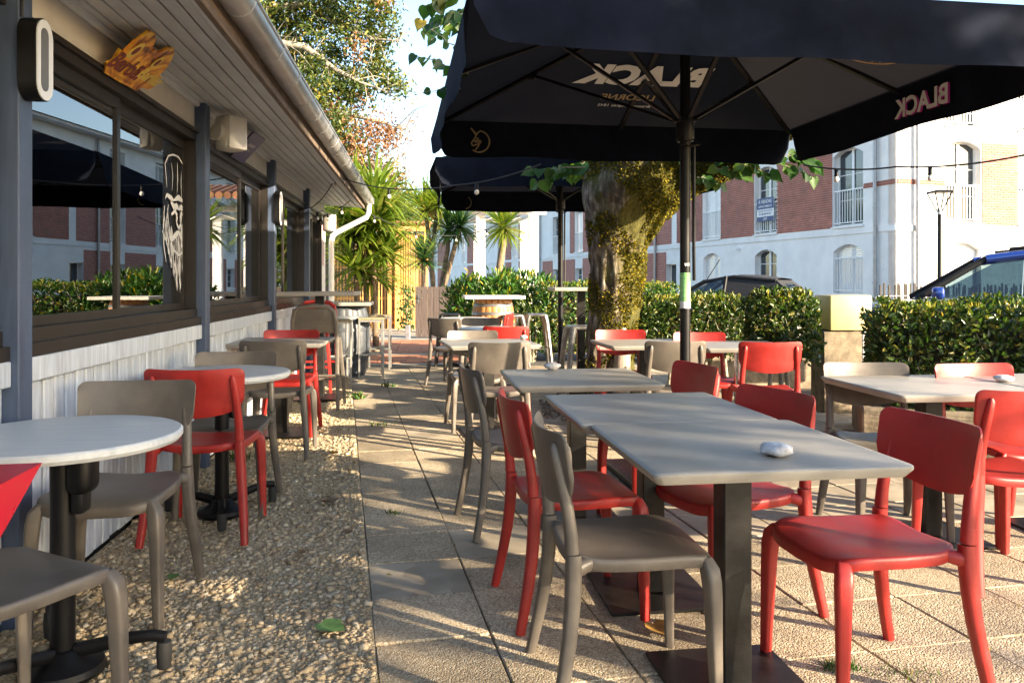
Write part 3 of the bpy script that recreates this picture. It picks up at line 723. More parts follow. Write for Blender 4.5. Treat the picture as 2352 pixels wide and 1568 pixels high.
def back_mesh():
    mb = MB(); nu, nv = 28, 9; W_ = .228
    def surf(u_, w_, off):
        x = u_ * W_; e = abs(u_); d = (1 - e) * W_
        zt = .822 - .006 * (1 - u_ * u_); zb = .588 + .045 * u_ * u_
        if d < .032: zt -= .032 - math.sqrt(max(0, .032 ** 2 - (.032 - d) ** 2))
        if d < .06: zb += .06 - math.sqrt(max(0, .06 ** 2 - (.06 - d) ** 2))
        z = zb + (zt - zb) * w_
        y = -.246 + .052 * u_ * u_ - (z - .7) * .16
        return (x * (1 - .02 * (1 - w_)), y + off, z)
    v = []; f = []
    us = [math.sin(math.pi / 2 * (2 * i / nu - 1)) for i in range(nu + 1)]
    for off in (.007, -.007):
        for u_ in us:
            for j in range(nv + 1): v.append(surf(u_, j / nv, off * (1 if 0 < j < nv and abs(u_) < .999 else .45)))
    K = (nu + 1) * (nv + 1)
    for i in range(nu):
        for j in range(nv):
            q = i * (nv + 1) + j; f.append((q, q + 1, q + nv + 2, q + nv + 1)); f.append((K + q, K + q + nv + 1, K + q + nv + 2, K + q + 1))
    def idx(i, j): return i * (nv + 1) + j
    for i in range(nu):
        f.append((idx(i, nv), K + idx(i, nv), K + idx(i + 1, nv), idx(i + 1, nv))); f.append((idx(i, 0), idx(i + 1, 0), K + idx(i + 1, 0), K + idx(i, 0)))
    for j in range(nv):
        f.append((idx(0, j), K + idx(0, j), K + idx(0, j + 1), idx(0, j + 1))); f.append((idx(nu, j), idx(nu, j + 1), K + idx(nu, j + 1), K + idx(nu, j)))
    return mb.add(v, f)
def front_leg(sg_):
    mb = MB()
    path = [(.120, .195, .436), (.160, .205, .434), (.186, .214, .428), (.200, .220, .41), (.205, .224, .38), (.208, .227, .32), (.211, .230, .2), (.214, .233, .1), (.216, .235, 0)]
    rad = [.008, .015, .021, .0245, .0245, .0225, .0195, .0172, .0155]
    mb.tube([(sg_ * x, y, z) for x, y, z in path], rad, 16, 4.2, up=(0, 1, 0)); return mb
def rear_leg(sg_):
    mb = MB()
    path = [(.236, -.245, 0), (.230, -.228, .08), (.223, -.212, .16), (.214, -.197, .25), (.206, -.188, .34), (.201, -.184, .42), (.199, -.184, .475)]
    mb.tube([(sg_ * x, y, z) for x, y, z in path], [.0165, .0185, .020, .0215, .0225, .0235, .022], 14, 3.0, up=(0, 1, 0))
    mb.tube([(sg_ * .201, -.186, .425), (sg_ * .190, -.165, .433), (sg_ * .176, -.13, .44), (sg_ * .15, -.09, .442)], [.021, .023, .018, .008], 12, 2.6, up=(0, 0, 1)); return mb
def back_post(sg_):
    mb = MB()
    path = [(.199, -.184, .478), (.198, -.187, .53), (.195, -.196, .60), (.190, -.210, .67), (.184, -.226, .74), (.181, -.233, .775), (.180, -.234, .788)]
    mb.tube([(sg_ * x, y - .004, z) for x, y, z in path], [.0205, .019, .018, .0175, .016, .0135, .006], 14, 2.6, up=(0, 1, 0)); return mb
def make_chair(m_):
    r = dict(seat=seat_mesh().mesh('seat', m_, True, 50), backrest=back_mesh().mesh('backrest', m_, True, 50))
    r['legs'] = [front_leg(-1).mesh('leg', m_), front_leg(1).mesh('leg', m_), rear_leg(-1).mesh('leg', m_), rear_leg(1).mesh('leg', m_)]
    r['posts'] = [back_post(-1).mesh('back_post', m_), back_post(1).mesh('back_post', m_)]
    return r
CH_ = {'red': make_chair(M['red']), 'taupe': make_chair(M['taupe'])}
def chair(c, mx, my, rz, label, z=0.0):
    """mx, my: point midway between the two top corners of the backrest"""
    r = R(rz); f = Vector((-math.sin(r), math.cos(r), 0)); p = Vector((mx, my, z)) + f * .205
    t = thing('cafe_chair', label, 'chair', p, rz, c + ' plastic stacking chairs')
    k = CH_[c]
    put('seat', k['seat'], t); b = put('backrest', k['backrest'], t)
    for me in k['legs']: put('leg', me, t)
    for me in k['posts']: put('back_post', me, b)
    return t
GZ = .03
chair('taupe', -1.445, 1.857, -27, 'taupe chair cut off at the lower left corner of the photo', GZ)
chair('taupe', -1.516, 3.22, 187, 'taupe chair facing the nearest round table at the left wall', GZ)
chair('red', -1.48, 3.715, 5, 'red chair with its back to us at the second round table by the wall', GZ)
chair('taupe', -1.585, 4.575, 188, 'taupe chair behind the second round table, facing us by the wall', GZ)
chair('taupe', -1.645, 5.48, 5, 'taupe chair with its back to us at the square table by the wall', GZ)
chair('red', -1.85, 6.68, 187, 'red chair behind the square table by the wall, facing us', GZ)
chair('taupe', .13, 2.466, -83, 'nearest taupe chair side-on in the foreground, facing the joined tables')
chair('red', .018, 3.065, -78, 'red chair side-on between the two taupe chairs left of the grey tables')
chair('taupe', -.197, 4.075, -75, 'taupe chair side-on behind the red one, third left of the grey tables')
chair('red', 1.328, 2.555, 101, 'nearest red chair at right foreground with sunlit seat, facing left')
chair('red', 1.045, 3.19, 112, 'red chair half hidden behind the right edge of the joined foreground tables')
chair('red', .958, 4.20, 107, 'red chair at the right end of the third grey table, before the pole')
chair('red', 2.09, 3.22, 4, 'sunlit red chair cut by the right photo edge, its back to us')
chair('taupe', 1.89, 4.25, 179, 'pale sunlit taupe chair facing us behind the right-hand table')
chair('red', 2.44, 4.20, 188, 'red chair facing us behind the right-hand table, before the big hedge')
chair('red', .98, 7.20, 181, 'red chair facing us right in front of the mossy trunk')
chair('red', 1.61, 6.84, 182, 'red chair facing us behind the parasol pole with chrome table leg beside')
chair('taupe', 1.20, 5.85, 0, 'taupe chair with its back to us behind the near parasol pole')
chair('red', 1.88, 5.80, -4, 'red chair with shadowed back to us before the small square bush')
chair('taupe', -.09, 5.75, 4, 'sunlit taupe chair with its back to us left of the third grey table')
chair('taupe', -.35, 7.08, 190, 'taupe chair facing us behind the small table in the middle of the path')
chair('red', -.06, 7.83, 0, 'red chair with its back to us at the round table before the barrel')
chair('taupe', -.81, 9.55, -22, 'leftmost far taupe chair beside the path, its back to us')
chair('taupe', -.38, 9.60, 181, 'farthest taupe chair facing us between the two far round tables')
chair('red', -.05, 11.0, 78, 'farthest red chair, side-on below the wooden barrel')

# bar chairs with a framed back at the high table
def bar_chair(m_, x, y, rz, label, z=0.0):
    t = thing('bar_chair', label, 'bar chair', (x, y, z), rz, 'bar chairs at the high table')
    W_ = .215
    mb = MB(); mb.bbox(-.19, .19, -.19, .20, .64, .672, .014, 3); mb.build('seat', m_, t)
    path = [(-W_ - .01, -.26, 0), (-W_, -.225, .35), (-W_ + .004, -.21, .66), (-W_ + .012, -.235, .85), (-W_ + .03, -.25, .94), (-W_ + .08, -.258, .985), (0, -.262, .995)]
    path += [(-x_, y_, z_) for x_, y_, z_ in path[-2::-1]]
    mb = MB(); mb.tube(path, [.017, .019, .02, .02, .02, .02, .02, .02, .02, .02, .02, .019, .017], 12, 2.8, up=(0, 1, 0)); mb.build('back_frame', m_, t)
    mb = MB(); mb.bbox(-W_ + .012, W_ - .012, -.012, .0, -.125, .11, .005, 2, Matrix.Translation((0, -.232, .86)) @ Matrix.Rotation(R(10), 4, 'X')); mb.build('backrest', m_, t)
    for s_ in (-1, 1):
        mb = MB(); mb.tube([(s_ * .17, .17, .65), (s_ * .2, .2, .3), (s_ * .215, .215, 0)], [.02, .019, .016], 10, 3); mb.build('leg', m_, t)
    for y_, z_ in ((.205, .28), (-.228, .30)):
        mb = MB(); mb.tube([(-.2, y_, z_), (.2, y_, z_)], .013, 8, 3); mb.build('footrest', m_, t)
    return t
bar_chair(M['taupe'], -1.89, 7.80, 3, 'tall taupe bar chair with framed back, its back to us at the high table', GZ)
bar_chair(M['red'], -2.235, 9.0, 184, 'tall red bar chair behind the high table by the wall', GZ)

# ------------------------------------------------------------------ tables
def tabletop_mesh(size, m_, th=.034):
    bm = bmesh.new(); h = size / 2; r = .022; n = 5; ol = []
    for cx, cy, a0 in ((1, 1, 0), (-1, 1, 90), (-1, -1, 180), (1, -1, 270)):
        for k in range(n):
            a = R(a0 + 90 * k / (n - 1)); ol.append((cx * (h - r) + r * math.cos(a), cy * (h - r) + r * math.sin(a)))
    bm.free(); mb = MB(); N = len(ol); v = []; f = []
    prof = [(.0, .75 - .0005), (.004, .75 - .004), (.004, .75 - .012), (-.012, .75 - th), (-.03, .75 - th)]
    v += [(x * (1 - .012 / h), y * (1 - .012 / h), .75) for x, y in ol]
    for d, z in prof: v += [(x * (1 + d / h), y * (1 + d / h), z) for x, y in ol]
    f.append(tuple(range(N)))
    for i in range(len(prof)):
        for j in range(N): f.append((i * N + j, (i + 1) * N + j, (i + 1) * N + (j + 1) % N, i * N + (j + 1) % N))
    f.append(tuple(len(prof) * N + j for j in range(N - 1, -1, -1)))
    return mb.add(v, f).mesh('table_top', m_, True, 40)
TT = tabletop_mesh(.735, M['top'])
def leg_meshes(H_, wd=.09):
    a = MB(); a.bbox(-wd / 2, wd / 2, -wd / 2, wd / 2, .012, H_ - .04, .004, 1); a.bbox(-.17, .17, -.17, .17, H_ - .046, H_ - .035, .002, 1)
    b = MB(); b.bbox(-.215, .215, -.215, .215, 0, .012, .003, 1)
    return a.mesh('leg', M['steelblack'], False), b.mesh('foot_plate', M['steelblack'], False)
LG, FP = leg_meshes(.75)
def square_table(x, y, rz, label, z=0.0, chrome=False):
    t = thing('square_table', label, 'table', (x, y, z), rz, 'square grey tables')
    put('table_top', TT, t)
    if chrome:
        mb = MB(); mb.tube([(0, 0, .012), (0, 0, .715)], .035, 20); mb.build('leg', M['chrome'], t)
        mb = MB(); mb.lathe([(.21, 0), (.212, .012), (.12, .03), (.04, .05)], 28); mb.build('foot_plate', M['chrome'], t)
    else: put('leg', LG, t); put('foot_plate', FP, t)
    return t
square_table(.689, 2.491, 7.7, 'nearest grey square table in the foreground with a white pebble')
square_table(.560, 3.219, 7.7, 'grey square table pushed against the back of the nearest one')
square_table(.343, 4.236, 7, 'third grey square table from the camera with a grey pebble at its back')
square_table(-.20, 6.65, 12, 'sunlit square table on the path with a red chair behind it')
square_table(2.05, 3.92, 6, 'square table at right with a taupe chair behind')
square_table(2.80, 4.00, 6, 'square table cut by the right photo edge, white pebble on its corner')
square_table(1.096, 6.63, 8, 'square table in front of the mossy trunk')
square_table(1.82, 6.40, 4, 'square table on a shiny chrome leg behind the near parasol pole', chrome=True)
square_table(-1.86, 6.45, 5, 'square table by the boarded wall', GZ)

def round_table(x, y, rz, label, z=0.0, flip=False):
    t = thing('round_table', label, 'table', (x, y, z), rz, 'round pale tables')
    mb = MB(); mb.lathe([(.001, .75), (.33, .75), (.343, .7485), (.349, .743), (.349, .728), (.34, .716), (.001, .716)], 56); mb.build('table_top', M['roundtop'], t, True, 30)
    mb = MB(); mb.tube([(0, 0, .06), (0, 0, .715)], .036, 20); mb.build('column', M['black'], t)
    mb = MB(); mb.lathe([(.12, .0), (.125, .012), (.118, .03), (.07, .05), (.05, .075), (.036, .08)], 28); mb.build('base', M['black'], t)
    for k in range(3):
        a = R(120 * k); c, s_ = math.cos(a), math.sin(a)
        mb = MB(); mb.tube([(r_ * c, r_ * s_, z_) for r_, z_ in ((.04, .07), (.12, .085), (.2, .10), (.27, .105), (.31, .098))], [.022, .021, .019, .017, .017], 10, 2.6)
        ft = mb.build('foot', M['black'], t)
        mb = MB(); mb.lathe([(.016, .0), (.021, .004), (.024, .05), (.022, .085)], 14, Matrix.Translation((.305 * c, .305 * s_, 0))); mb.build('foot_pad', M['rubber'], ft)
    mb = MB(); mb.bbox(-.13, .13, -.06, .06, .69, .7155, .008, 2); mb.bbox(.02, .10, -.05, .05, .56, .69, .03, 3); mb.bbox(.035, .075, -.035, .035, .50, .58, .012, 2); mb.build('tilt_bracket', M['black'], t)
    return t
round_table(-1.405, 2.49, 6, 'nearest round white table at the left wall with black pedestal', GZ)
round_table(-1.53, 4.20, 50, 'second round white table along the wall beside a red chair', GZ)
round_table(-.24, 8.75, 20, 'round table in the middle distance before the wooden barrel')
round_table(-.66, 11.2, 40, 'farthest round table, left of the wooden barrel')

# red wedge-edged table corner at the left border
t = thing('red_side_table', 'bright red lacquered table corner poking in at the left photo edge', 'table', (-1.42, 1.72, GZ))
zt = .80 + GZ
c0 = G(97, 1062, zt); c1 = G(-260, 1076, zt); c2 = G(-110, 1170, zt); c3 = G(-420, 1190, zt)
o_ = Vector((-1.42, 1.72, GZ)); up = [c0, c2, c3, c1]
dn = [c0 + Vector((-.015, -.0, -.02)), c2 + Vector((-.03, .03, -.24)), c3 + Vector((.03, .03, -.24)), c1 + Vector((.03, -.03, -.04))]
mb = MB(); mb.add([p - o_ for p in up + dn], [(0, 3, 2, 1), (4, 5, 6, 7), (0, 1, 5, 4), (1, 2, 6, 5), (2, 3, 7, 6), (3, 0, 4, 7)]); mb.build('table_top', M['redmelamine'], t, False)
mb = MB(); cc = (c0 + c1 + c2 + c3) / 4 - o_; mb.tube([(cc.x, cc.y, .02), (cc.x, cc.y, .72)], .03, 14); mb.build('leg', M['black'], t)
mb = MB(); mb.lathe([(.2, 0), (.2, .012), (.03, .03)], 24, Matrix.Translation((cc.x, cc.y, 0))); mb.build('foot_plate', M['black'], t)

# high tables
def high_table(x, y, rz, label, H_, size, z=0.0, leg=True):
    t = thing('high_table', label, 'table', (x, y, z), rz, 'high tables')
    mb = MB(); mb.bbox(-size / 2, size / 2, -size / 2, size / 2, H_ - .04, H_, .006, 2); mb.build('table_top', M['top'], t, False)
    mb = MB(); mb.bbox(-.045, .045, -.045, .045, .014, H_ - .04, .004, 1); mb.build('leg', M['steelblack'], t, False)
    mb = MB(); mb.bbox(-.24, .24, -.24, .24, 0, .014, .003, 1); mb.build('foot_plate', M['steelblack'], t, False)
    return t
high_table(-2.03, 8.42, 6, 'high square table on a black leg by the far windows', 1.12, .78, GZ)
high_table(.80, 9.25, 4, 'high white-edged table left of the mossy trunk by the farther parasol pole', 1.19, .70)

# pebbles used as ashtray weights
def pebble(px, py, zt, label, size=.05):
    g = G(px, py, zt); mb = MB(); v = []; f = []; n, k = 20, 10; sd = random.uniform(0, 50)
    for i in range(k + 1):
        th = math.pi * i / k
        for j in range(n):
            a = 2 * math.pi * j / n; d = Vector((math.sin(th) * math.cos(a), math.sin(th) * math.sin(a), math.cos(th)))
            q = 1 + .22 * noise.noise(d * 1.6 + Vector((sd, 0, 0))) + .06 * noise.noise(d * 5 + Vector((sd, 3, 0)))
            v.append((d.x * size * q, d.y * size * .8 * q, d.z * size * .42 * q + size * .40))
    for i in range(k):
        for j in range(n):
            a = i * n + j; b = i * n + (j + 1) % n; f.append((a, a + n, b + n, b))
    mb.add(v, f); o = mb.build('pebble', M['pebble'], None, True, 80, loc=g, rot=(0, 0, random.uniform(0, 3))); tag(o, label, 'pebble', 'pebbles on the tables')
pebble(1785, 1047, .75, 'white pebble on the nearest grey table')
pebble(1268, 848, .75, 'grey speckled pebble on the third grey table')
pebble(1202, 779, .75, 'small pebble on the sunlit square table on the path', .045)
pebble(2306, 877, .75, 'white pebble on the right-hand tables by the photo edge', .045)
pebble(1600, 779.5, .75, 'small pebble on the table beside the near parasol pole', .045)

# ------------------------------------------------------------------ barrels and stools
def barrel(x, y, label, wood, hoop, topm, H_=.98, topsize=.76, rz=0):
    t = thing('barrel_table', label, 'barrel', (x, y, 0), rz, 'barrel tables')
    n = 20; prof = [(.27, 0), (.30, .14), (.325, .32), (.335, .49), (.325, .66), (.30, .84), (.27, H_ - .03)]
    mb = MB(); v = []; f = []; da = 2 * math.pi / n * .485
    for r_, z in prof:
        for (dr, a) in ((0, -da), (.006, -da * .5), (.008, 0), (.006, da * .5), (0, da), (-.03, 0)): v.append(((r_ + dr) * math.cos(a), (r_ + dr) * math.sin(a), z))
    for i in range(len(prof) - 1):
        for j in range(6): a = i * 6 + j; b = i * 6 + (j + 1) % 6; f.append((a, b, b + 6, a + 6))
    f += [(5, 4, 3, 2, 1, 0), tuple((len(prof) - 1) * 6 + j for j in range(6))]
    me = mb.add(v, f).mesh('stave', wood, True, 60)
    for k in range(n): put('stave', me, t, None, (0, 0, 2 * math.pi * k / n))
    for z0, z1 in ((.03, .08), (.17, .21), (.34, .385), (.60, .645), (.77, .81), (.89, .935)):
        def rr(z): return float(np.interp(z, [p[1] for p in prof], [p[0] for p in prof])) + .0085
        mb = MB(); mb.lathe([(rr(z0), z0), (rr(z0) + .003, z0 + .003), (rr(z1) + .003, z1 - .003), (rr(z1), z1)], 40); mb.build('hoop', hoop, t)
    h = topsize / 2
    mb = MB(); mb.bbox(-h, h, -h, h, H_ - .03, H_ + .015, .006, 2); mb.build('table_top', topm, t, False)
    return t
barrel(-2.26, 10.72, 'dark painted barrel table by the end of the boarded wall', M['barrelgrey'], M['barrelgrey'], M['top'], .97, .74, 6)
barrel(-.285, 11.95, 'honey brown wooden barrel table with white top before the green bushes', M['barrelwood'], M['hoop'], mat('white table slab', (.72, .68, .60), .5, var=.05), 1.035, .88, 6)
def frame_stool(x, y, rz, label, H_=.78, z=0.0):
    t = thing('frame_stool', label, 'stool', (x, y, z), rz, 'square aluminium bar stools')
    h = .155
    for sx in (-1, 1):
        for sy in (-1, 1):
            mb = MB(); mb.bbox(sx * h - .013, sx * h + .013, sy * h - .013, sy * h + .013, 0, H_ - .025, .003, 1); mb.build('leg', M['alu'], t, False)
    for s_ in (-1, 1):
        for z_ in (.30, H_ - .04):
            mb = MB(); mb.bbox(-h + .0135, h - .0135, s_ * h - .011, s_ * h + .011, z_ - .012, z_ + .012, .002, 1); mb.build('rail', M['alu'], t, False)
            mb = MB(); mb.bbox(s_ * h - .011, s_ * h + .011, -h + .0135, h - .0135, z_ - .012, z_ + .012, .002, 1); mb.build('rail', M['alu'], t, False)
    for k in range(5):
        y0 = -.17 + k * .068; mb = MB(); mb.bbox(-.17, .17, y0, y0 + .062, H_ - .025, H_, .004, 1); mb.build('slat', M['benchwood'], t, False)
    return t
frame_stool(-1.88, 10.6, 12, 'square aluminium stool with slatted seat right of the dark barrel')
frame_stool(-1.92, 11.5, 5, 'square aluminium stool behind the dark barrel, mostly hidden')
frame_stool(-2.22, 10.08, 20, 'square aluminium stool in front of the dark barrel')
def metal_stool(x, y, rz, label, H_=.78, tint=None, z=0.0):
    t = thing('metal_stool', label, 'stool', (x, y, z), rz, 'pressed steel bar stools')
    m_ = tint or M['galv']
    mb = MB(); mb.bbox(-.155, .155, -.155, .155, H_ - .045, H_, .028, 4); mb.build('seat', m_, t)
    for sx in (-1, 1):
        for sy in (-1, 1):
            mb = MB(); mb.tube([(sx * .125, sy * .125, H_ - .03), (sx * .15, sy * .15, H_ - .15), (sx * .215, sy * .215, .012), (sx * .216, sy * .216, 0)], [.036, .032, .018, .018], 10, 3.4, up=(sx, sy, 0)); mb.build('leg', m_, t)
    q = .19
    for a, b in (((-q, -q), (q, -q)), ((q, -q), (q, q)), ((q, q), (-q, q)), ((-q, q), (-q, -q))):
        mb = MB(); mb.tube([(*a, .26), (*b, .26)], .008, 8); mb.build('footrest', m_, t)
    return t
metal_stool(.76, 9.15 - .45, 10, 'bare steel stool left of the mossy trunk under the high table')
metal_stool(.36, 12.0, 6, 'bare steel stool right of the wooden barrel')
metal_stool(-.02, 11.75, 20, 'bare steel stool directly before the wooden barrel, behind a red chair')
metal_stool(-.93, 12.0, 3, 'dark steel stool by the grey gate', tint=M['steelblack'])

# ------------------------------------------------------------------ festoon lights
def festoon(label, pts, bulbs, sag, r=.006):
    """pts: hooks; bulbs: positions 0..1 along each span"""
    o0 = Vector(pts[0]); t = thing('festoon_lights', label, 'string lights', o0)
    mb = MB(); path = []; hang = []
    for (a, b, sg_), bl in zip(((pts[i], pts[i + 1], sag[i]) for i in range(len(pts) - 1)), bulbs):
        a, b = Vector(a), Vector(b)
        f_ = lambda u_: a.lerp(b, u_) - Vector((0, 0, 4 * sg_ * u_ * (1 - u_)))
        path += [f_(i / 16) - o0 for i in range(17)]; hang += [f_(u_) - o0 for u_ in bl]
    pth = [path[0]] + [p for q, p in zip(path[:-1], path[1:]) if (p - q).length > 1e-5]
    mb.tube(pth, r, 8); mb.build('cable', M['cable'], t)
    for h in hang:
        mb = MB(); mb.lathe([(.013, -.002), (.016, -.008), (.0155, -.05), (.018, -.054), (.018, -.062)], 14); s_ = mb.build('socket', M['black'], t, loc=h)
        mb = MB(); mb.lathe([(.002, -.108)] + [(.022 * math.cos(a), -.085 + .0225 * math.sin(a)) for a in np.linspace(-1.35, .95, 8)] + [(.012, -.062)], 14); mb.build('bulb', M['bulb'], s_)
    return t
festoon('string of festoon bulbs from the gutter to the near parasol', [P(772, 404, 9.3), P(1050, 425, 7.2), P(1242, 377, 6.6)], [[.50], [.25]], [.09, .03])
festoon('string of festoon bulbs along the right, from the near parasol to the photo edge', [P(1846, 379, 6.75), P(2060, 383, 6.2), P(2460, 330, 5.2)], [[.37], [.22]], [.03, .05], .007)
festoon('pale string of bulbs from the gutter end towards the palms', [L2W(12.35, -.72, 2.3), P(1045, 541, 14), P(1165, 505, 13.5)], [[.03, .5], [.02, .62]], [.10, .06])
festoon('short string of bulbs looping under the far eaves', [P(772, 406, 9.3), P(712, 478, 9.9), P(740, 484, 10.6), P(778, 478, 11.2), P(812, 452, 11.4)], [[.02], [.6], [.35], [.2], []], [.06, .03, .05, .02])
# ------------------------------------------------------------------ mossy tree
m, n, l, b = newmat('mossy bark')
tc = n.new('ShaderNodeTexCoord'); mp = n.new('ShaderNodeMapping'); mp.inputs['Scale'].default_value = (1, 1, .35); l.new(tc.outputs['Object'], mp.inputs[0])
n1 = n.new('ShaderNodeTexNoise'); n1.inputs['Scale'].default_value = 20; n1.inputs['Detail'].default_value = 8; l.new(mp.outputs[0], n1.inputs['Vector'])
bk = ramp(n, [(.32, (.022, .017, .012)), (.48, (.085, .065, .045)), (.6, (.20, .165, .125)), (.72, (.40, .37, .33))]); l.new(n1.outputs['Fac'], bk.inputs[0])
n2 = n.new('ShaderNodeTexNoise'); n2.inputs['Scale'].default_value = 2.6; n2.inputs['Detail'].default_value = 7; l.new(tc.outputs['Object'], n2.inputs['Vector'])
n3 = n.new('ShaderNodeTexNoise'); n3.inputs['Scale'].default_value = 60; n3.inputs['Detail'].default_value = 4; l.new(tc.outputs['Object'], n3.inputs['Vector'])
ms = ramp(n, [(.3, (.026, .03, .005)), (.6, (.08, .07, .009)), (.8, (.16, .13, .012))]); l.new(n3.outputs['Fac'], ms.inputs[0])
sx = n.new('ShaderNodeSeparateXYZ'); l.new(tc.outputs['Object'], sx.inputs[0])
ad = n.new('ShaderNodeMath'); ad.operation = 'MULTIPLY_ADD'; ad.inputs[1].default_value = .55; l.new(sx.outputs['X'], ad.inputs[0]); l.new(n2.outputs['Fac'], ad.inputs[2])
mk = ramp(n, [(.44, (0, 0, 0)), (.54, (1, 1, 1))]); l.new(ad.outputs[0], mk.inputs[0])
mx = n.new('ShaderNodeMixRGB'); l.new(mk.outputs[0], mx.inputs[0]); l.new(bk.outputs[0], mx.inputs[1]); l.new(ms.outputs[0], mx.inputs[2])
l.new(mx.outputs[0], b.inputs['Base Color']); b.inputs['Roughness'].default_value = .95
bp = n.new('ShaderNodeBump'); bp.inputs['Strength'].default_value = 1; bp.inputs['Distance'].default_value = .02; l.new(n1.outputs['Fac'], bp.inputs['Height']); l.new(bp.outputs[0], b.inputs['Normal'])
M['bark'] = m
M['moss'] = leafmat('yellow green moss', [(0, (.03, .038, .006)), (.5, (.10, .095, .010)), (.85, (.22, .175, .013)), (1, (.38, .29, .02))], .25, .9)
M['barewood'] = mat('bare weathered trunk wood', (.36, .30, .25), .8, var=.3, scale=6, stretch=(14, 14, .8), bump=.5, bscale=40)
TY, TX = 7.75, 1.01
tree = thing('linden_tree', 'old pollarded tree with thick mossy trunk behind the near parasol', 'tree', (TX, TY, 0))
rows = [(945, 1402, 78), (905, 1404, 67), (860, 1404, 59), (780, 1404, 54), (720, 1408, 55), (660, 1412, 57), (600, 1418, 60), (550, 1424, 68), (505, 1433, 82), (465, 1440, 96), (430, 1446, 104), (390, 1452, 108), (350, 1455, 104)]
K = TY / F
def bark_tube(path, rad, n=56, sub=6, amp=.03, seed=0.0):
    P_ = [Vector(p) for p in path]; pts = []; rs = []
    for i in range(len(P_) - 1):
        for k in range(sub):
            u_ = k / sub; pts.append(P_[i].lerp(P_[i + 1], u_)); rs.append(rad[i] + (rad[i + 1] - rad[i]) * u_)
    pts.append(P_[-1]); rs.append(rad[-1])
    for _ in range(2):
        pts = [pts[0]] + [(pts[i - 1] + pts[i] * 2 + pts[i + 1]) / 4 for i in range(1, len(pts) - 1)] + [pts[-1]]
    mb = MB(); mb.tube(pts, rs, n, up=(0, 1, 0)); nv_ = len(pts)
    for i in range(len(mb.v)):
        v_ = Vector(mb.v[i]); c = pts[min(i // n, nv_ - 1)]; d = (v_ - c)
        if d.length < 1e-6: continue
        q = Vector((v_.x * 3, v_.y * 3, v_.z * 1.3 + seed)); q2 = Vector((v_.x * 11, v_.y * 11, v_.z * 3.5 + seed))
        dd = 1 + (noise.noise(q) * 1.6 * amp + noise.noise(q2) * amp * .8 + noise.noise(q2 * 2.7) * amp * .35) / d.length
        mb.v[i] = tuple(c + d * dd)
    return mb
path = [((px - CX) * K - TX, 0, CH + (HZ - py) * K) for py, px, _ in rows]; radl = [r_ * K for _, _, r_ in rows]
path[0] = (path[0][0], 0, -.03)
tb = bark_tube(path, radl, 96, 9, .042); trunk = tb.build('trunk', M['bark'], tree, True, 70)
def lp(px, py, dy=0.0): return ((px - CX) * (TY + dy) / F - TX, dy, CH + (HZ - py) * (TY + dy) / F)
l1 = bark_tube([lp(1420, 480), lp(1405, 420), lp(1392, 350), lp(1375, 250, -.2), lp(1350, 120, -.4), lp(1330, 0, -.5)], [.26, .24, .22, .19, .16, .12], 40, 5, .03, 4)
l2 = bark_tube([lp(1440, 500, .02), lp(1500, 450, .03), lp(1545, 420, .0), lp(1600, 402, -.1), lp(1680, 375, -.3), lp(1780, 330, -.5), lp(1880, 240, -.7)], [.24, .24, .21, .15, .11, .08, .05], 40, 5, .03, 9)
l3 = bark_tube([lp(1450, 440, .1), lp(1480, 350, .15), lp(1510, 250, .2), lp(1540, 100, .2)], [.26, .25, .2, .14], 40, 5, .03, 13)
for q in (l1, l2, l3): q.build('limb', M['bark'], tree, True, 70)
bwd = bark_tube([((1419 - CX) * K - TX, -.225, .12), ((1421 - CX) * K - TX, -.205, .4), ((1423 - CX) * K - TX, -.195, .65), ((1424 - CX) * K - TX, -.20, .82)], [.085, .082, .075, .03], 24, 5, .006, 2)
bwd.build('bare_wood', M['barewood'], tree, True, 60)
# moss tufts standing off the bark
def moss(mb, k, seed):
    V = np.array(mb.v); Fq = [f for f in mb.f if len(f) == 4]; Fq = np.array(Fq); idx = rng.integers(0, len(Fq), k)
    A, B_, C_, D_ = (V[Fq[idx, j]] for j in range(4)); u_ = rng.uniform(0, 1, (k, 1)); w_ = rng.uniform(0, 1, (k, 1))
    p = (A * (1 - u_) + B_ * u_) * (1 - w_) + (D_ * (1 - u_) + C_ * u_) * w_; nn = unit(np.cross(B_ - A, D_ - A))
    sc_ = np.array([noise.noise(Vector((q[0] * 3.2, q[1] * 3.2, q[2] * 2.2 + seed))) + .25 * noise.noise(Vector((q[0] * 12, q[1] * 12, q[2] * 9))) for q in p])
    ok = sc_ + p[:, 0] * .9 + np.clip(p[:, 2] - 1.7, 0, 1) * .5 - .02 > rng.uniform(-.12, .12, k); p, nn = p[ok], nn[ok]; kk = len(p)
    d = unit(nn + rng.normal(0, .8, (kk, 3)) + np.array([0, 0, -.35])); Ln = rng.uniform(.012, .032, kk)
    return leaf_arrays(p - nn * .004, d, unit(rng.normal(0, 1, (kk, 3))), Ln, Ln * .75, .3)
vs, fs, base_n = [], [], 0
for mb_, k, sd in ((tb, 52000, 0), (l1, 14000, 3), (l2, 16000, 6), (l3, 12000, 9)):
    v, f = moss(mb_, k, sd); vs.append(v); fs.append(f + base_n); base_n += len(v)
np_mesh('moss', np.concatenate(vs), np.concatenate(fs), M['moss'], tree)['kind'] = 'stuff'
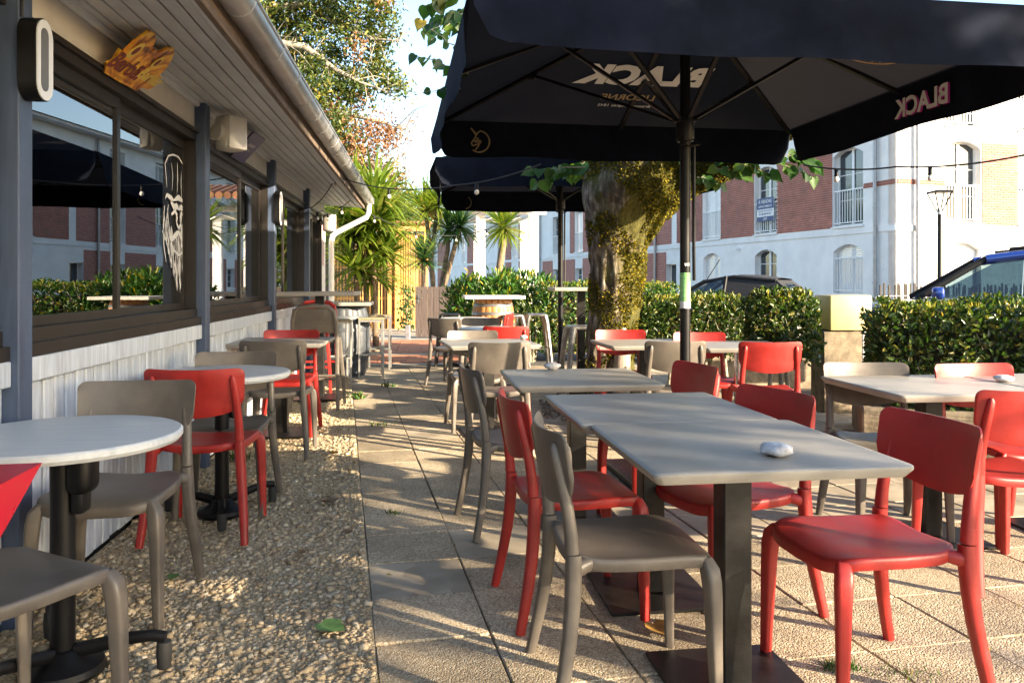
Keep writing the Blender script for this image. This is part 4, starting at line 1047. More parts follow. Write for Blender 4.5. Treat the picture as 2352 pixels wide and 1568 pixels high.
# linden leaves: heart shapes on drooping twigs
def heart_leaves(name, C, D, N, L, mat_, parent):
    D = unit(D); S = unit(np.cross(D, N)); Nn = np.cross(S, D); L = np.asarray(L)[:, None]
    prof = [(0, 0), (-.06, .2), (.08, .42), (.35, .48), (.65, .30), (.86, .1), (1.05, 0), (.86, -.1), (.65, -.30), (.35, -.48), (.08, -.42), (-.06, -.2)]
    V = np.stack([C + D * L * a + S * L * b * .95 + Nn * L * (abs(b) * .28 - a * a * .18) for a, b in prof], 1)
    k = len(C); i = np.arange(k)[:, None] * 12
    f = np.concatenate([i + np.array([q]) for q in ((0, 1, 2, 3), (0, 3, 4, 5), (0, 5, 6, 7), (0, 7, 8, 9), (0, 9, 10, 11))], 0)
    return np_mesh(name, V.reshape(-1, 3), f, mat_, parent)
LC, LD, LN, LL = [], [], [], []
twg = MB()
def twig(a, b, nl, size, droop=.1, tw=True):
    a, b = Vector(a), Vector(b); pts = []
    for i in range(9):
        u_ = i / 8; pts.append(a.lerp(b, u_) - Vector((0, 0, droop * u_ * u_)) + Vector((random.uniform(-.01, .01), 0, random.uniform(-.01, .01))))
    if tw: twg.tube(pts, [.005 * (1 - .7 * i / 8) for i in range(9)], 5)
    for k in range(nl):
        u_ = (k + .5) / nl * 7.99; i = int(u_); p = pts[i].lerp(pts[i + 1], u_ - i); d = (b - a).normalized()
        sd_ = Vector((random.uniform(-1, 1), random.uniform(-1, 1), random.uniform(-1.3, -.1)))
        LC.append(p); LD.append(d * .4 + sd_); LN.append(Vector((random.uniform(-.5, .5), -1 + random.uniform(-.6, .6), random.uniform(-.2, .9)))); LL.append(size * random.uniform(.7, 1.2))
for (x0, y0, x1, y1, nl, Yd, s_) in ((1075, -20, 970, 5, 9, 4.6, .085), (1080, 30, 985, 45, 8, 4.6, .085), (1070, 125, 968, 45, 7, 5.0, .065), (1075, 170, 945, 112, 8, 5.0, .085), (1060, 205, 975, 200, 4, 5.0, .075),
                             (1345, 385, 1215, 385, 9, 7.0, .12), (1335, 378, 1225, 415, 8, 7.1, .12), (1345, 372, 1300, 392, 5, 7.2, .14),
                             (1600, 405, 1660, 420, 8, 7.2, .11), (1640, 385, 1720, 395, 8, 7.0, .11), (1700, 375, 1770, 392, 8, 7.0, .12), (1780, 365, 1850, 345, 9, 6.9, .12), (1800, 380, 1872, 400, 7, 6.9, .11), (1830, 350, 1870, 372, 6, 6.9, .12)):
    a = P(x0, y0, Yd) - Vector((TX, TY, 0)); b_ = P(x1, y1, Yd) - Vector((TX, TY, 0)); twig(a, b_, nl, s_, .03)
for k in range(420):     # the crown above the parasols
    a = rng.uniform(0, 2 * math.pi); r_ = 1.45 * math.sqrt(rng.uniform(0.02, 1)); z = rng.uniform(3.55, 6.8)
    sh = 1 - abs(z - 5) / 3.2
    c = Vector((.1 + r_ * math.cos(a) * (.55 + sh), -.9 + r_ * math.sin(a) * (.55 + sh), z)); d = Vector((math.cos(a), math.sin(a), random.uniform(-.6, .2))) * random.uniform(.3, .6)
    twig(c, c + d, 9, .11, .1)
for k in range(90):     # shoots added behind the parasol to shade the upper trunk
    c = Vector((random.uniform(.75, 1.5), random.uniform(-.85, -.3), random.uniform(2.6, 3.6))); twig(c, c + Vector((random.uniform(-.3, .4), random.uniform(-.1, .15), random.uniform(-.3, .1))), 9, .12, .06)
heart_leaves('crown', np.array(LC), np.array(LD), np.array(LN), LL, M['linden'], tree)['kind'] = 'stuff'
twg.build('twigs', M['branch'], tree)['kind'] = 'stuff'

# ------------------------------------------------------------------ hedges and bushes
def bush_points(bx, n_, depth=.16, rough=.05):
    """points in the outer shell of a rounded box bx=(x0,x1,y0,y1,z0,z1) with outward normals"""
    x0, x1, y0, y1, z0, z1 = bx; pts = []; nrm = []
    A = [((y1 - y0) * (z1 - z0), 0), ((y1 - y0) * (z1 - z0), 1), ((x1 - x0) * (z1 - z0), 2), ((x1 - x0) * (z1 - z0), 3), ((x1 - x0) * (y1 - y0), 4)]
    tot = sum(a for a, _ in A)
    for a, k in A:
        m_ = int(n_ * a / tot); X = rng.uniform(x0, x1, m_); Y = rng.uniform(y0, y1, m_); Z = z0 + (z1 - z0) * rng.uniform(0, 1, m_) ** .85
        dp_ = np.abs(rng.normal(0, depth * .5, m_)) - rough
        if k == 0: X = x0 + dp_; nn = (-1, 0, 0)
        elif k == 1: X = x1 - dp_; nn = (1, 0, 0)
        elif k == 2: Y = y0 + dp_; nn = (0, -1, 0)
        elif k == 3: Y = y1 - dp_; nn = (0, 1, 0)
        else: Z = z1 - dp_; nn = (0, 0, 1)
        pts.append(np.stack([X, Y, Z], 1)); nrm.append(np.tile(np.array(nn, float), (m_, 1)))
    p, q = np.concatenate(pts), np.concatenate(nrm)
    wob = np.array([noise.noise(Vector((a[0] * 2.2, a[1] * 2.2, a[2] * 2.2))) for a in p]) * .07 + np.array([noise.noise(Vector((a[0] * 6, a[1] * 6, a[2] * 6))) for a in p]) * .035
    return p + q * wob[:, None], q
M['newgrowth'] = leafmat('fresh hedge shoot', [(0, (.10, .15, .02)), (.6, (.2, .22, .03)), (1, (.34, .24, .06))], .4, .4)
def hedge(name, label, cat, loc, rz, bx, n_, L, W, mat_, core=True, up=.35, stems=6, depth=.16, rough=.05, group=None):
    t = thing(name, label, cat, loc, rz, group)
    p, q = bush_points(bx, n_, depth, rough); k = len(p)
    d = unit(q * .6 + rng.normal(0, .75, (k, 3)) + np.array([0, 0, up])); nn = unit(q + rng.normal(0, .55, (k, 3)) + np.array([0, 0, .3]))
    s_ = rng.uniform(.65, 1.2, k); leaves('foliage', p, d, nn, L * s_, W * s_, mat_, t)['kind'] = 'stuff'
    x0, x1, y0, y1, z0, z1 = bx
    k2 = k // 9; C = np.stack([rng.uniform(x0, x1, k2), rng.uniform(y0, y1, k2), z1 + rng.uniform(-.05, .06, k2)], 1); d = unit(rng.normal(0, .5, (k2, 3)) + np.array([0, 0, 1.0]))
    leaves('new_growth', C, d, unit(rng.normal(0, 1, (k2, 3)) + np.array([.4, -.3, 0])), L * rng.uniform(.5, 1.1, k2), W * rng.uniform(.6, 1.0, k2), M['newgrowth'], t)['kind'] = 'stuff'
    tw2 = MB()
    for i in range(int(26 * (x1 - x0)) + 10):
        a = Vector((random.uniform(x0 + .1, x1 - .1), random.choice((y0 + .06, y0 + .06, y1 - .06)), random.uniform(z0, z1 - .15))); e = Vector((random.uniform(-.12, .12), random.uniform(-.12, .06), random.uniform(.1, .3))); tw2.tube([a, a + e * .5 + Vector((0, -.02, 0)), a + e], [.007, .005, .002], 5)
    tw2.build('twigs', M['branch'], t)['kind'] = 'stuff'
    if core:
        mb = MB(); mb.bbox(x0 + .13, x1 - .13, y0 + .13, y1 - .13, z0 + .02, z1 - .12, .06, 2); mb.build('light_block_core', mat('dark light-blocking core %s' % label[:12], (.022, .02, .01), .95, var=.4, scale=20), t, False)  # dark box added inside the foliage to block light through the hedge
    for i in range(stems):
        x = x0 + (x1 - x0) * (i + .5) / stems + random.uniform(-.05, .05); y = (y0 + y1) / 2 + random.uniform(-.1, .1)
        mb = MB(); mb.tube([(x, y, -.04), (x + random.uniform(-.05, .05), y, z0 + .1), (x + random.uniform(-.15, .15), y + random.uniform(-.1, .1), z0 + .45)], [.022, .018, .01], 8); mb.build('stem', M['branch'], t)
    return t
hedge('hedge', 'clipped hedge with dark gap below, right of the mossy trunk before the soft-top car', 'hedge', (1.42, 9.0, 0), 3, (0, 1.12, -.35, .35, .40, 1.02), 8500, .055, .026, M['hedgeleaf'], stems=5)
hedge('hedge', 'dark clipped hedge behind the steel stool, left of the mossy trunk', 'hedge', (.42, 13.2, 0), 3, (.05, 2.2, -.4, .4, .08, 1.17), 8000, .06, .032, M['laurel'], stems=5)
hedge('bush', 'small square topped bush on bare stems before the yellow cabinet', 'bush', (2.2, 7.35, 0), 6, (.06, .52, -.24, .24, .52, 1.09), 3600, .055, .03, M['hedgeleaf'], stems=3, rough=.07)
hedge('hedge', 'broad clipped hedge at the right edge before the blue car', 'hedge', (2.95, 6.40, 0), -20, (0, 3.2, -.42, .55, .28, 1.0), 20000, .058, .027, M['hedgeleaf'], stems=8, rough=.07)
hedge('hedge', 'long clipped hedge closing the terrace to the right, seen in the window panes', 'hedge', (6.5, -3.6, 0), 82, (0, 8.2, -.4, .4, .1, .98), 8000, .085, .05, M['hedgeleaf'], stems=6)
# loose pittosporum-like bushes behind the wooden barrel
def loose_bush(label, loc, rx, ry, z0, z1, n_, L, W, mat_, name='bush', nst=7):
    t = thing(name, label, 'bush', loc)
    th = rng.uniform(0, 2 * np.pi, n_); u_ = rng.uniform(-.9, 1, n_); rr = np.sqrt(1 - u_ * u_) ** .6; k = rng.uniform(.62, 1.06, n_)
    p = np.stack([rx * rr * np.cos(th) * k, ry * rr * np.sin(th) * k, (z0 + z1) / 2 + (z1 - z0) / 2 * u_ * k], 1)
    lump = np.array([noise.noise(Vector((a[0] * 2.5 + loc[0], a[1] * 2.5, a[2] * 2.5))) for a in p]); p *= (1 + .16 * lump[:, None] * np.array([1, 1, .6]))
    q = unit(p - np.array([0, 0, (z0 + z1) / 2])); d = unit(q * .5 + rng.normal(0, .6, (n_, 3)) + np.array([0, 0, .7])); nn = unit(q + rng.normal(0, .6, (n_, 3)))
    s_ = rng.uniform(.7, 1.25, n_); leaves('foliage', p, d, nn, L * s_, W * s_, mat_, t)['kind'] = 'stuff'
    for i in range(nst):
        a = rng.uniform(0, 6.28); mb = MB(); mb.tube([(rx * .2 * math.cos(a), ry * .2 * math.sin(a), -.05), (rx * .35 * math.cos(a), ry * .35 * math.sin(a), z0 + .2), (rx * .65 * math.cos(a), ry * .65 * math.sin(a), (z0 + z1) * .55)], [.025, .018, .008], 7); mb.build('stem', M['branch'], t)
    return t
loose_bush('leafy green bush left behind the wooden barrel by the gate', (-.42, 13.9, 0), .72, .6, .1, 1.42, 3600, .12, .036, M['laurel'])
loose_bush('leafy green bush with yellow leaves right behind the wooden barrel', (.2, 14.1, 0), .75, .6, .1, 1.40, 3600, .12, .036, M['laurel'])
loose_bush('low dark bush between the wooden barrel and the clipped hedge', (.30, 13.0, 0), .42, .4, .05, .95, 1500, .09, .03, M['hedgeleaf'])
# small leafy weeds
def weed(x, y, z, n_, L, label, mat_=None, name='grass_tuft', spread=.03):
    C = np.stack([x + rng.normal(0, spread, n_), y + rng.normal(0, spread * .6, n_), np.full(n_, z)], 1); d = unit(rng.normal(0, .5, (n_, 3)) + np.array([0, 0, 1.0]))
    t = thing(name, label, 'grass', (x, y, z)); C -= np.array([x, y, z])
    leaves('blades', C, d, unit(rng.normal(0, 1, (n_, 3))), L * rng.uniform(.5, 1.2, n_), L * .16 * np.ones(n_), mat_ or M['laurel'], t)['kind'] = 'stuff'
for (px, py, n_, L, sp, lab) in ((823, 917, 46, .09, .03, 'grass tuft at the gravel edge of the path in the middle distance'), (890, 888, 40, .07, .04, 'grass tuft in the far path joint beyond the edge tuft'), (868, 978, 30, .05, .05, 'low grass growing across the path joint before the square table'),
                             (1930, 1535, 110, .03, .03, 'grass tuft between the slabs under the nearest red chair'), (2080, 1550, 50, .022, .05, 'grass growing in the joint at the lower right corner'), (1797, 1253, 26, .05, .01, 'tiny weed between slabs under the joined tables'),
                             (544, 1055, 60, .06, .05, 'grass at the wall foot behind the red chair at left'), (905, 1180, 30, .03, .02, 'tiny grass tuft in the path joint left of the chairs')):
    g = G(px, py, GZ if px < 700 else 0); weed(g.x, g.y, g.z, n_, L, lab, spread=sp)
jm = []
for c in range(0, 8):      # moss in the joints
    for k in range(260):
        y = rng.uniform(2, 10.5); 
        if noise.noise(Vector((c * 7.1, y * 2.3, 0))) < .05: continue
        jm.append(pp * (P0 + c * PITCH + rng.normal(0, .003)) + pa * y + Vector((0, 0, -.012)))
jm = np.array(jm); k = len(jm)
o = leaves('joint_moss', jm, unit(rng.normal(0, .7, (k, 3)) + np.array([0, 0, 1.])), unit(rng.normal(0, 1, (k, 3))), rng.uniform(.01, .022, k), rng.uniform(.006, .012, k), M['moss'], None); tag(o, 'green moss growing in the joints of the paving slabs', 'moss', kind='stuff')

# fallen leaves
def fallen(px, py, size, mat_, label, z=.0, curl=.3):
    g = G(px, py, z); a = random.uniform(0, 6.28)
    mb = MB(); ol = [(0, 0), (-.06, .2), (.1, .44), (.32, .40), (.40, .52), (.62, .32), (.72, .36), (.86, .1), (1.05, 0), (.86, -.12), (.70, -.3), (.6, -.36), (.35, -.48), (.1, -.40), (-.06, -.2)]
    v = [(x * size, y * size, .008 + size * curl * (abs(y) * .7 + (x - .5) ** 2 * .8) + random.uniform(0, .004)) for x, y in ol]
    v = [(.5 * size, 0, .012)] + v; f = [(0, i, i + 1) for i in range(1, len(ol))] + [(0, len(ol), 1)]
    mb.add(v, f); mb.add([(x, y, z_ - .0015) for x, y, z_ in v], [q[::-1] for q in f])
    o = mb.build('fallen_leaf', mat_, None, True, 80, loc=g, rot=(0, 0, a)); tag(o, label, 'leaf', 'fallen leaves on the terrace')
brown = mat('brown dead leaf', (.20, .12, .055), .7, var=.3, scale=20); ochre = mat('ochre dead leaf', (.34, .19, .04), .7, var=.3, scale=20); greenl = mat('fallen green leaf', (.10, .20, .05), .6, var=.25, scale=20); yel = mat('yellow dead leaf', (.5, .38, .08), .6, var=.2, scale=20)
fallen(738, 1442, .105, greenl, 'large green leaf lying on the gravel in the foreground', .022)
fallen(762, 1162, .10, brown, 'brown curled leaf on the gravel beside the path edge', .022, .6)
fallen(760, 1048, .09, ochre, 'ochre curled leaf on the sunlit gravel farther back', .022, .7)
fallen(400, 1325, .05, greenl, 'small grey green leaf on the gravel by the wall table', .022)
fallen(738, 1000, .09, brown, 'dark curled leaf by the foot plate of the wall table', .022, .8)
fallen(893, 1326, .022, yel, 'tiny yellow leaf on the nearest path slab', .002)
fallen(1500, 1443, .10, ochre, 'orange brown leaf under the foreground tables', .002, .5)
fallen(800, 1230, .06, brown, 'small brown leaf at the edge of the gravel', .022, .4)
fallen(700, 1270, .05, brown, 'small dark leaf on the gravel before the red wall chair', .022, .4)

# pebble bed by the stone planter
pb = np.stack([rng.uniform(2.0, 3.3, 260), rng.uniform(5.6, 6.5, 260)], 1); rd = rng.uniform(.02, .05, 260)
o = stones('bed_pebbles', pb, rd, rd * .4, M['greystone'], .7); tag(o, 'grey pebbles bedded along the planter foot under the right-hand hedge', 'pebbles', kind='stuff')
pb = np.stack([rng.uniform(.3, 2.1, 420), rng.uniform(7.2, 8.3, 420)], 1); rd = rng.uniform(.012, .04, 420)
o = stones('bed_pebbles', pb, rd, rd * .4, M['greystone'], .7); tag(o, 'grey pebbles and gravel around the foot of the mossy tree', 'pebbles', kind='stuff')

# ------------------------------------------------------------------ cordylines
def blade_strips(center, dirs, L, W, droop, segs=6):
    V = []; Fq = []; n_ = len(dirs)
    for i in range(n_):
        d = dirs[i] / np.linalg.norm(dirs[i]); p = np.array(center, float); side = np.cross(d, [0, 0, 1]); 
        if np.linalg.norm(side) < .05: side = np.array([1., 0, 0])
        side /= np.linalg.norm(side); b = len(V); st = L[i] / segs; dd = d.copy()
        for k in range(segs + 1):
            u_ = k / segs; wd = W[i] * (.55 + .9 * u_ if u_ < .35 else .87 * (1 - ((u_ - .35) / .65) ** 1.6)) * .5 + .0008
            V.append(p - side * wd); V.append(p + side * wd); p = p + dd * st; dd = dd + np.array([0, 0, -droop[i] * (u_ + .25)]); dd /= np.linalg.norm(dd)
        for k in range(segs): Fq.append((b + 2 * k, b + 2 * k + 1, b + 2 * k + 3, b + 2 * k + 2))
    return V, Fq
def cordyline(label, base, heads, mat_, trunks):
    t = thing('cordyline_palm', label, 'palm', base); bs = Vector(base)
    for pth, r_ in trunks:
        mb = MB(); mb.tube([Vector(p) - bs for p in pth], [r_ * (1 - .25 * i / (len(pth) - 1)) for i in range(len(pth))], 12); mb.build('trunk', M['cordylinewood'], t)
    for (c, n_, L0, W0, dr, lo) in heads:
        el = np.arcsin(rng.uniform(math.sin(R(lo)), 1.0, n_)); az = rng.uniform(0, 2 * math.pi, n_)
        d = np.stack([np.cos(el) * np.cos(az), np.cos(el) * np.sin(az), np.sin(el)], 1)
        v, f = blade_strips(Vector(c) - bs, d, L0 * rng.uniform(.75, 1.15, n_), W0 * rng.uniform(.7, 1.2, n_), dr * rng.uniform(.6, 1.4, n_))
        np_mesh('crown', v, f, mat_, t)['kind'] = 'stuff'
    return t
Yp = 19.6
def hd(px, py, Y=Yp): return P(px, py, Y)
cordyline('short dark cordyline with spiky round head left of the gate', (hd(971, 0).x, Yp - .6, 0), [(hd(972, 596, Yp - .6), 200, .80, .055, .05, -25)], M['palmdark'], [([(hd(982, 0, Yp - .6).x, Yp - .6, -.05), hd(975, 640, Yp - .6), hd(972, 600, Yp - .6)], .065)])
cordyline('tall cordyline with two high heads behind the short one', (hd(1005, 0).x, Yp + .5, 0), [(hd(978, 484, Yp + .5), 180, 1.02, .06, .07, -30), (hd(1005, 472, Yp + .4), 160, .95, .06, .08, -30)], M['palmleaf'], [([(hd(1000, 0).x, Yp + .5, -.05), hd(990, 600, Yp + .5), hd(984, 540, Yp + .5), hd(978, 488, Yp + .5)], .07), ([hd(990, 600, Yp + .5), hd(998, 530, Yp + .5), hd(1005, 476, Yp + .5)], .06)])
cordyline('cordyline with twin pale leaning trunks right of the short one', (hd(1015, 0).x, Yp + .2, 0), [(hd(1056, 520, Yp + .2), 200, .82, .06, .12, -45), (hd(1030, 528, Yp + .3), 140, .72, .055, .12, -40)], M['palmdark'], [([(hd(1012, 0).x, Yp + .2, -.05), hd(1020, 656, Yp + .2), hd(1038, 590, Yp + .2), hd(1056, 524, Yp + .2)], .075), ([(hd(1008, 0).x, Yp + .3, -.05), hd(1014, 656, Yp + .3), hd(1028, 575, Yp + .3), hd(1030, 532, Yp + .3)], .07)])
cordyline('single-stemmed cordyline before the white porch columns', (hd(1148, 0).x, Yp - .8, 0), [(hd(1157, 522, Yp - .8), 240, .98, .06, .10, -42)], M['palmleaf'], [([(hd(1142, 0).x, Yp - .8, -.05), hd(1147, 620, Yp - .8), hd(1154, 570, Yp - .8), hd(1158, 526, Yp - .8)], .1)])
hs_ = []
Yc = 13.6
for (px, py, n_, L0) in ((838, 575, 190, 1.15), (862, 520, 170, 1.15), (812, 545, 150, 1.1), (850, 640, 150, 1.0), (882, 590, 110, .85), (815, 470, 130, 1.0), (858, 462, 150, 1.0), (818, 620, 120, 1.0), (875, 490, 110, .9)): hs_.append((hd(px, py, Yc + rng.uniform(-.3, .5)), n_, L0, .075, .26, -10))
cordyline('large drooping yellow green cordyline clump at the end of the building', (hd(838, 0, Yc).x, Yc, 0), hs_, M['palmleaf'], [([(hd(845 + dx, 0, Yc).x, Yc + dx * .004, -.05), hd(842 + dx, 690, Yc), hd(838 + dx, 560, Yc)], .06) for dx in (-22, 0, 18)])

# ------------------------------------------------------------------ oak behind the roof
oak = thing('oak_tree', 'tall oak with green and browning leaves behind the restaurant roof', 'tree', (-7.6, 21.5, 0))
ob = Vector((-7.6, 21.5, 0)); Yo = 20.5
mb = MB(); mb.tube([(0, 0, -.1), (.1, 0, 2), (.3, -.1, 4), (.5, -.2, 6)], [.42, .36, .32, .28], 18); mb.build('trunk', M['branch'], oak)
def op(px, py, dy=0): return P(px, py, Yo + dy) - ob
br = [([op(470, 150), op(560, 90, -.3), op(640, 100, -.4), op(700, 108, -.4), op(770, 160, -.3), op(830, 190, -.2), op(900, 215)], [.16, .13, .11, .09, .06, .035, .012]),
      ([op(470, 120), op(600, 20), op(700, 10, .2), op(780, 60, .2), op(860, 90, .3), op(920, 95)], [.14, .12, .09, .06, .04, .012]),
      ([op(500, 300), op(600, 190), op(700, 215, .4), op(790, 260, .3), op(870, 280, .2), op(935, 300)], [.16, .12, .09, .06, .035, .01]),
      ([op(560, 360), op(680, 300, .4), op(760, 330, .3), op(840, 380, .2), op(915, 400)], [.13, .1, .07, .04, .01]),
      ([(.5, -.2, 6), op(470, 150)], [.26, .16]), ([(.3, -.1, 4), op(500, 300)], [.24, .16]), ([(.3, -.1, 3.6), op(560, 360)], [.2, .13]), ([(.5, -.2, 6), op(560, -60), op(700, -150)], [.24, .16, .06])]
for pth, rd in br:
    mb = MB(); mb.tube(pth, rd, 10); mb.build('limb', M['branch'], oak)
tw_ = MB()
for _ in range(170):
    q = random.choice(br[:4])[0]; i = random.randrange(2, len(q)) - 1; a = q[i].lerp(q[i + 1] if i + 1 < len(q) else q[i], random.random())
    d = Vector((random.uniform(-.3, 1.2), random.uniform(-.8, .5), random.uniform(-.9, .7))) * random.uniform(.4, 1.1); tw_.tube([a, a + d * .5 + Vector((0, 0, .06)), a + d + Vector((random.uniform(-.1, .1), 0, -.08))], [.018, .011, .003], 5)
tw_.build('twigs', M['branch'], oak)['kind'] = 'stuff'
def clumps(lst, dens, L, W, mat_, name):
    C = []
    for px, py, r_ in lst:
        c = op(px, py, random.uniform(-1.0, 1.2)); rr = r_ * Yo / F; n_ = int(dens * (r_ / 50) ** 2)
        sub = rng.normal(0, .52, (max(4, n_ // 26), 3)) * rr + np.array(c)
        C.append(np.concatenate([s_ + rng.normal(0, .14, (26, 3)) for s_ in sub]))
    C = np.concatenate(C); k = len(C); d = unit(rng.normal(0, 1, (k, 3)) + np.array([0, 0, -.2])); s_ = rng.uniform(.6, 1.25, k)
    leaves(name, C, d, unit(rng.normal(0, 1, (k, 3)) + np.array([.3, -.3, .5])), L * s_, W * s_, mat_, oak)['kind'] = 'stuff'
gl = [(640, 60, 70), (720, 40, 55), (800, 55, 55), (860, 85, 40), (690, 140, 65), (770, 140, 50), (850, 160, 40), (890, 185, 30), (650, 190, 60), (720, 210, 60), (780, 205, 45), (830, 200, 35), (925, 208, 14), (800, 350, 50), (760, 330, 45), (830, 395, 40), (780, 285, 35),
      (560, 30, 70), (600, 120, 70), (620, -70, 90), (740, -70, 90), (840, -60, 60), (640, 280, 60), (700, 290, 55), (730, 380, 50), (560, 200, 70), (600, 350, 60), (780, 420, 35), (870, 130, 25), (905, 60, 20), (870, 20, 35)]
bl_ = [(785, 262, 50), (835, 280, 50), (885, 300, 42), (755, 250, 35), (860, 340, 50), (908, 335, 28), (825, 325, 45), (880, 395, 34), (922, 402, 18), (845, 425, 25), (730, 240, 30), (905, 290, 22), (800, 400, 30), (870, 10, 20), (820, 120, 20), (895, 420, 15)]
clumps(gl, 900, .125, .062, M['oak'], 'crown')
clumps(bl_, 430, .10, .05, M['dryleaf'], 'dry_foliage')
# a farther green tree and the shade trees around
def simple_tree(label, base, H_, zc, rx, rz_, n_, L, mat_, name='leafy_tree', hole=.0):
    t = thing(name, label, 'tree', base)
    mb = MB(); mb.tube([(0, 0, -.1), (.05, 0, zc * .5), (0, .05, zc)], [.2, .16, .08], 14); mb.build('trunk', M['branch'], t)
    for k in range(9):
        a = k * 2.4; e = rng.uniform(.1, .8); mb = MB(); q = Vector((math.cos(a) * rx * .7, math.sin(a) * rx * .7, zc - rz_ * .3 + e * rz_)); mb.tube([(0, 0, zc - rz_ * .7 + k * .06), q * .55 + Vector((0, 0, (zc - rz_ * .5) * .45)), q], [.07, .045, .015], 8); mb.build('limb', M['branch'], t)
    m_ = max(20, n_ // 60); th = rng.uniform(0, 2 * np.pi, m_); u_ = rng.uniform(-1, 1, m_); k = rng.uniform(hole, 1, m_) ** .5; s_ = np.sqrt(1 - u_ * u_)
    c = np.stack([rx * s_ * np.cos(th) * k, rx * s_ * np.sin(th) * k, zc + rz_ * u_ * k], 1)
    C = np.repeat(c, 60, 0) + rng.normal(0, .30 * max(.6, rx / 3), (m_ * 60, 3)); kk = len(C); d = unit(rng.normal(0, 1, (kk, 3)) + np.array([0, 0, -.2])); sz = rng.uniform(.6, 1.25, kk)
    leaves('crown', C, d, unit(rng.normal(0, 1, (kk, 3)) + np.array([0, 0, .7])), L * sz, L * .5 * sz, mat_, t)['kind'] = 'stuff'
    return t
simple_tree('round green tree far behind the wooden screen', (P(928, 0, 34).x, 34, 0), 6, 3.9, 1.7, 1.3, 5000, .16, M['laurel'])
simple_tree('dark green tree far beyond the roof', (-9.5, 40, 0), 8, 5, 3.4, 2.6, 6000, .2, M['oak'])
simple_tree('leafy street tree standing to the right of the terrace, outside the picture', (8.25, -3.9, 0), 9, 5.85, 3.9, 2.6, 44000, .15, M['linden'])
# ------------------------------------------------------------------ apartment building across the street
CO = Vector((10.95, 22.7, 0)); dl = Vector((-561, 1829, 0)).normalized(); dr = Vector((1829, 561, 0)).normalized()
nl, nr = Vector((-dl.y, dl.x, 0)), Vector((dr.y, -dr.x, 0))
apt = thing('apartment_building', 'white apartment building with red brick panels and balconied french windows across the street', 'building', CO)
class Face:
    def __init__(s, d, n_): s.d, s.n = d, n_; s.M = Matrix(((d.x, n_.x, 0, 0), (d.y, n_.y, 0, 0), (0, 0, 1, 0), (0, 0, 0, 1)))
    def box(s, mb, s0, s1, o0, o1, z0, z1): mb.box(s0, s1, o0, o1, z0, z1, s.M)
    def poly(s, mb, pts, o0, o1): mb.poly([s.M @ Vector((a, o0, b)) for a, b in pts], s.n * (o1 - o0))
FL, FR = Face(dl, nl), Face(dr, nr)
def face_wall(fc, s_end, ops, ztop):
    mb = MB(); xs = sorted({0.0, s_end} | {q for o in ops for q in (o[0], o[1])})
    for a, b in zip(xs[:-1], xs[1:]):
        cut = sorted([(o[2], o[3]) for o in ops if o[0] < (a + b) / 2 < o[1]]); z = -.1
        for z0, z1 in cut:
            if z0 > z: fc.box(mb, a, b, -.30, 0, z, z0)
            z = z1
        fc.box(mb, a, b, -.30, 0, z, ztop)
    for (a, b, z0, z1, arch) in ops:
        if arch:       # segmental arch fillets in the upper corners
            r = arch; c = (a + b) / 2; h = (b - a) / 2
            for sg_ in (-1, 1):
                pts = [(c + sg_ * h, z1 + .001), (c + sg_ * h, z1 - r)] + [(c + sg_ * h * (1 - k / 6), z1 - r * (1 - k / 6) ** 2) for k in range(1, 6)] + [(c, z1 + .001)]
                fc.poly(mb, pts, -.299, -.001)
    mb.build('wall', M['facade'], apt, False)
def french_window(fc, a, b, z0, z1, style, rail=True):
    mb = MB(); t = .06
    fc.box(mb, a, a + t, -.27, -.20, z0, z1); fc.box(mb, b - t, b, -.27, -.20, z0, z1); fc.box(mb, a + t, b - t, -.27, -.20, z1 - t, z1); fc.box(mb, a + t, b - t, -.27, -.20, z0, z0 + t)
    m_ = (a + b) / 2; fc.box(mb, m_ - .05, m_ + .05, -.27, -.20, z0 + t, z1 - t)
    wn = mb.build('window', M['whitemetal'], apt, False)
    if style == 'shutter':
        z = z0 + .02
        while z < z1 - .02:
            mb = MB(); fc.box(mb, a + .03, b - .03, -.19, -.165, z, z + .052); mb.build('slat', M['shutter'], wn, False); z += .06
    else:
        for x0, x1 in ((a + t, m_ - .05), (m_ + .05, b - t)):
            mb = MB(); fc.box(mb, x0, x1, -.25, -.235, z0 + t, z1 - t); mb.build('pane', M['farglass'], wn, False)
        for zz in (z0 + (z1 - z0) * .33, z0 + (z1 - z0) * .66):
            for x0, x1 in ((a + t, m_ - .05), (m_ + .05, b - t)): mb = MB(); fc.box(mb, x0, x1, -.232, -.222, zz, zz + .025); mb.build('glazing_bar', M['whitemetal'], wn, False)
    if rail:
        mb = MB(); fc.box(mb, a + .01, b - .01, -.06, -.02, z0 + 1.08, z0 + 1.12); fc.box(mb, a + .01, b - .01, -.055, -.025, z0 + .08, z0 + .11)
        k = int((b - a) / .115)
        for i in range(k + 1):
            x = a + .02 + (b - a - .05) * i / k; fc.box(mb, x - .012, x + .012, -.05, -.03, z0 + .11, z0 + 1.08)
        mb.build('railing', M['whitemetal'], apt, False)
    mb = MB(); fc.box(mb, a - .05, b + .05, .001, .07, z0 - .07, z0 - .02); mb.build('sill', M['whitemetal'], apt, False)
ZT = 7.4
cl = [(1.32, 2.64), (5.58, 6.89), (9.21, 10.53)]; cr = [(1.79, 3.09), (4.54, 5.84), (7.6, 8.9), (10.6, 11.9)]
opsL, opsR = [], []
for a, b in cl: opsL += [(a, b, .9, 2.42, .22), (a, b, 3.0, 5.4, .22), (a, b, 5.85, 7.1, 0)]
opsL += [(12.78, 13.7, -.1, 2.05, 0)]
farw = [(15.6, 16.9), (19.6, 20.9), (23.6, 24.8), (27.4, 28.6), (32.0, 33.2), (36, 37.2), (40, 41.2), (46, 47.2), (52, 53.2), (58, 59.2), (65, 66.2)]
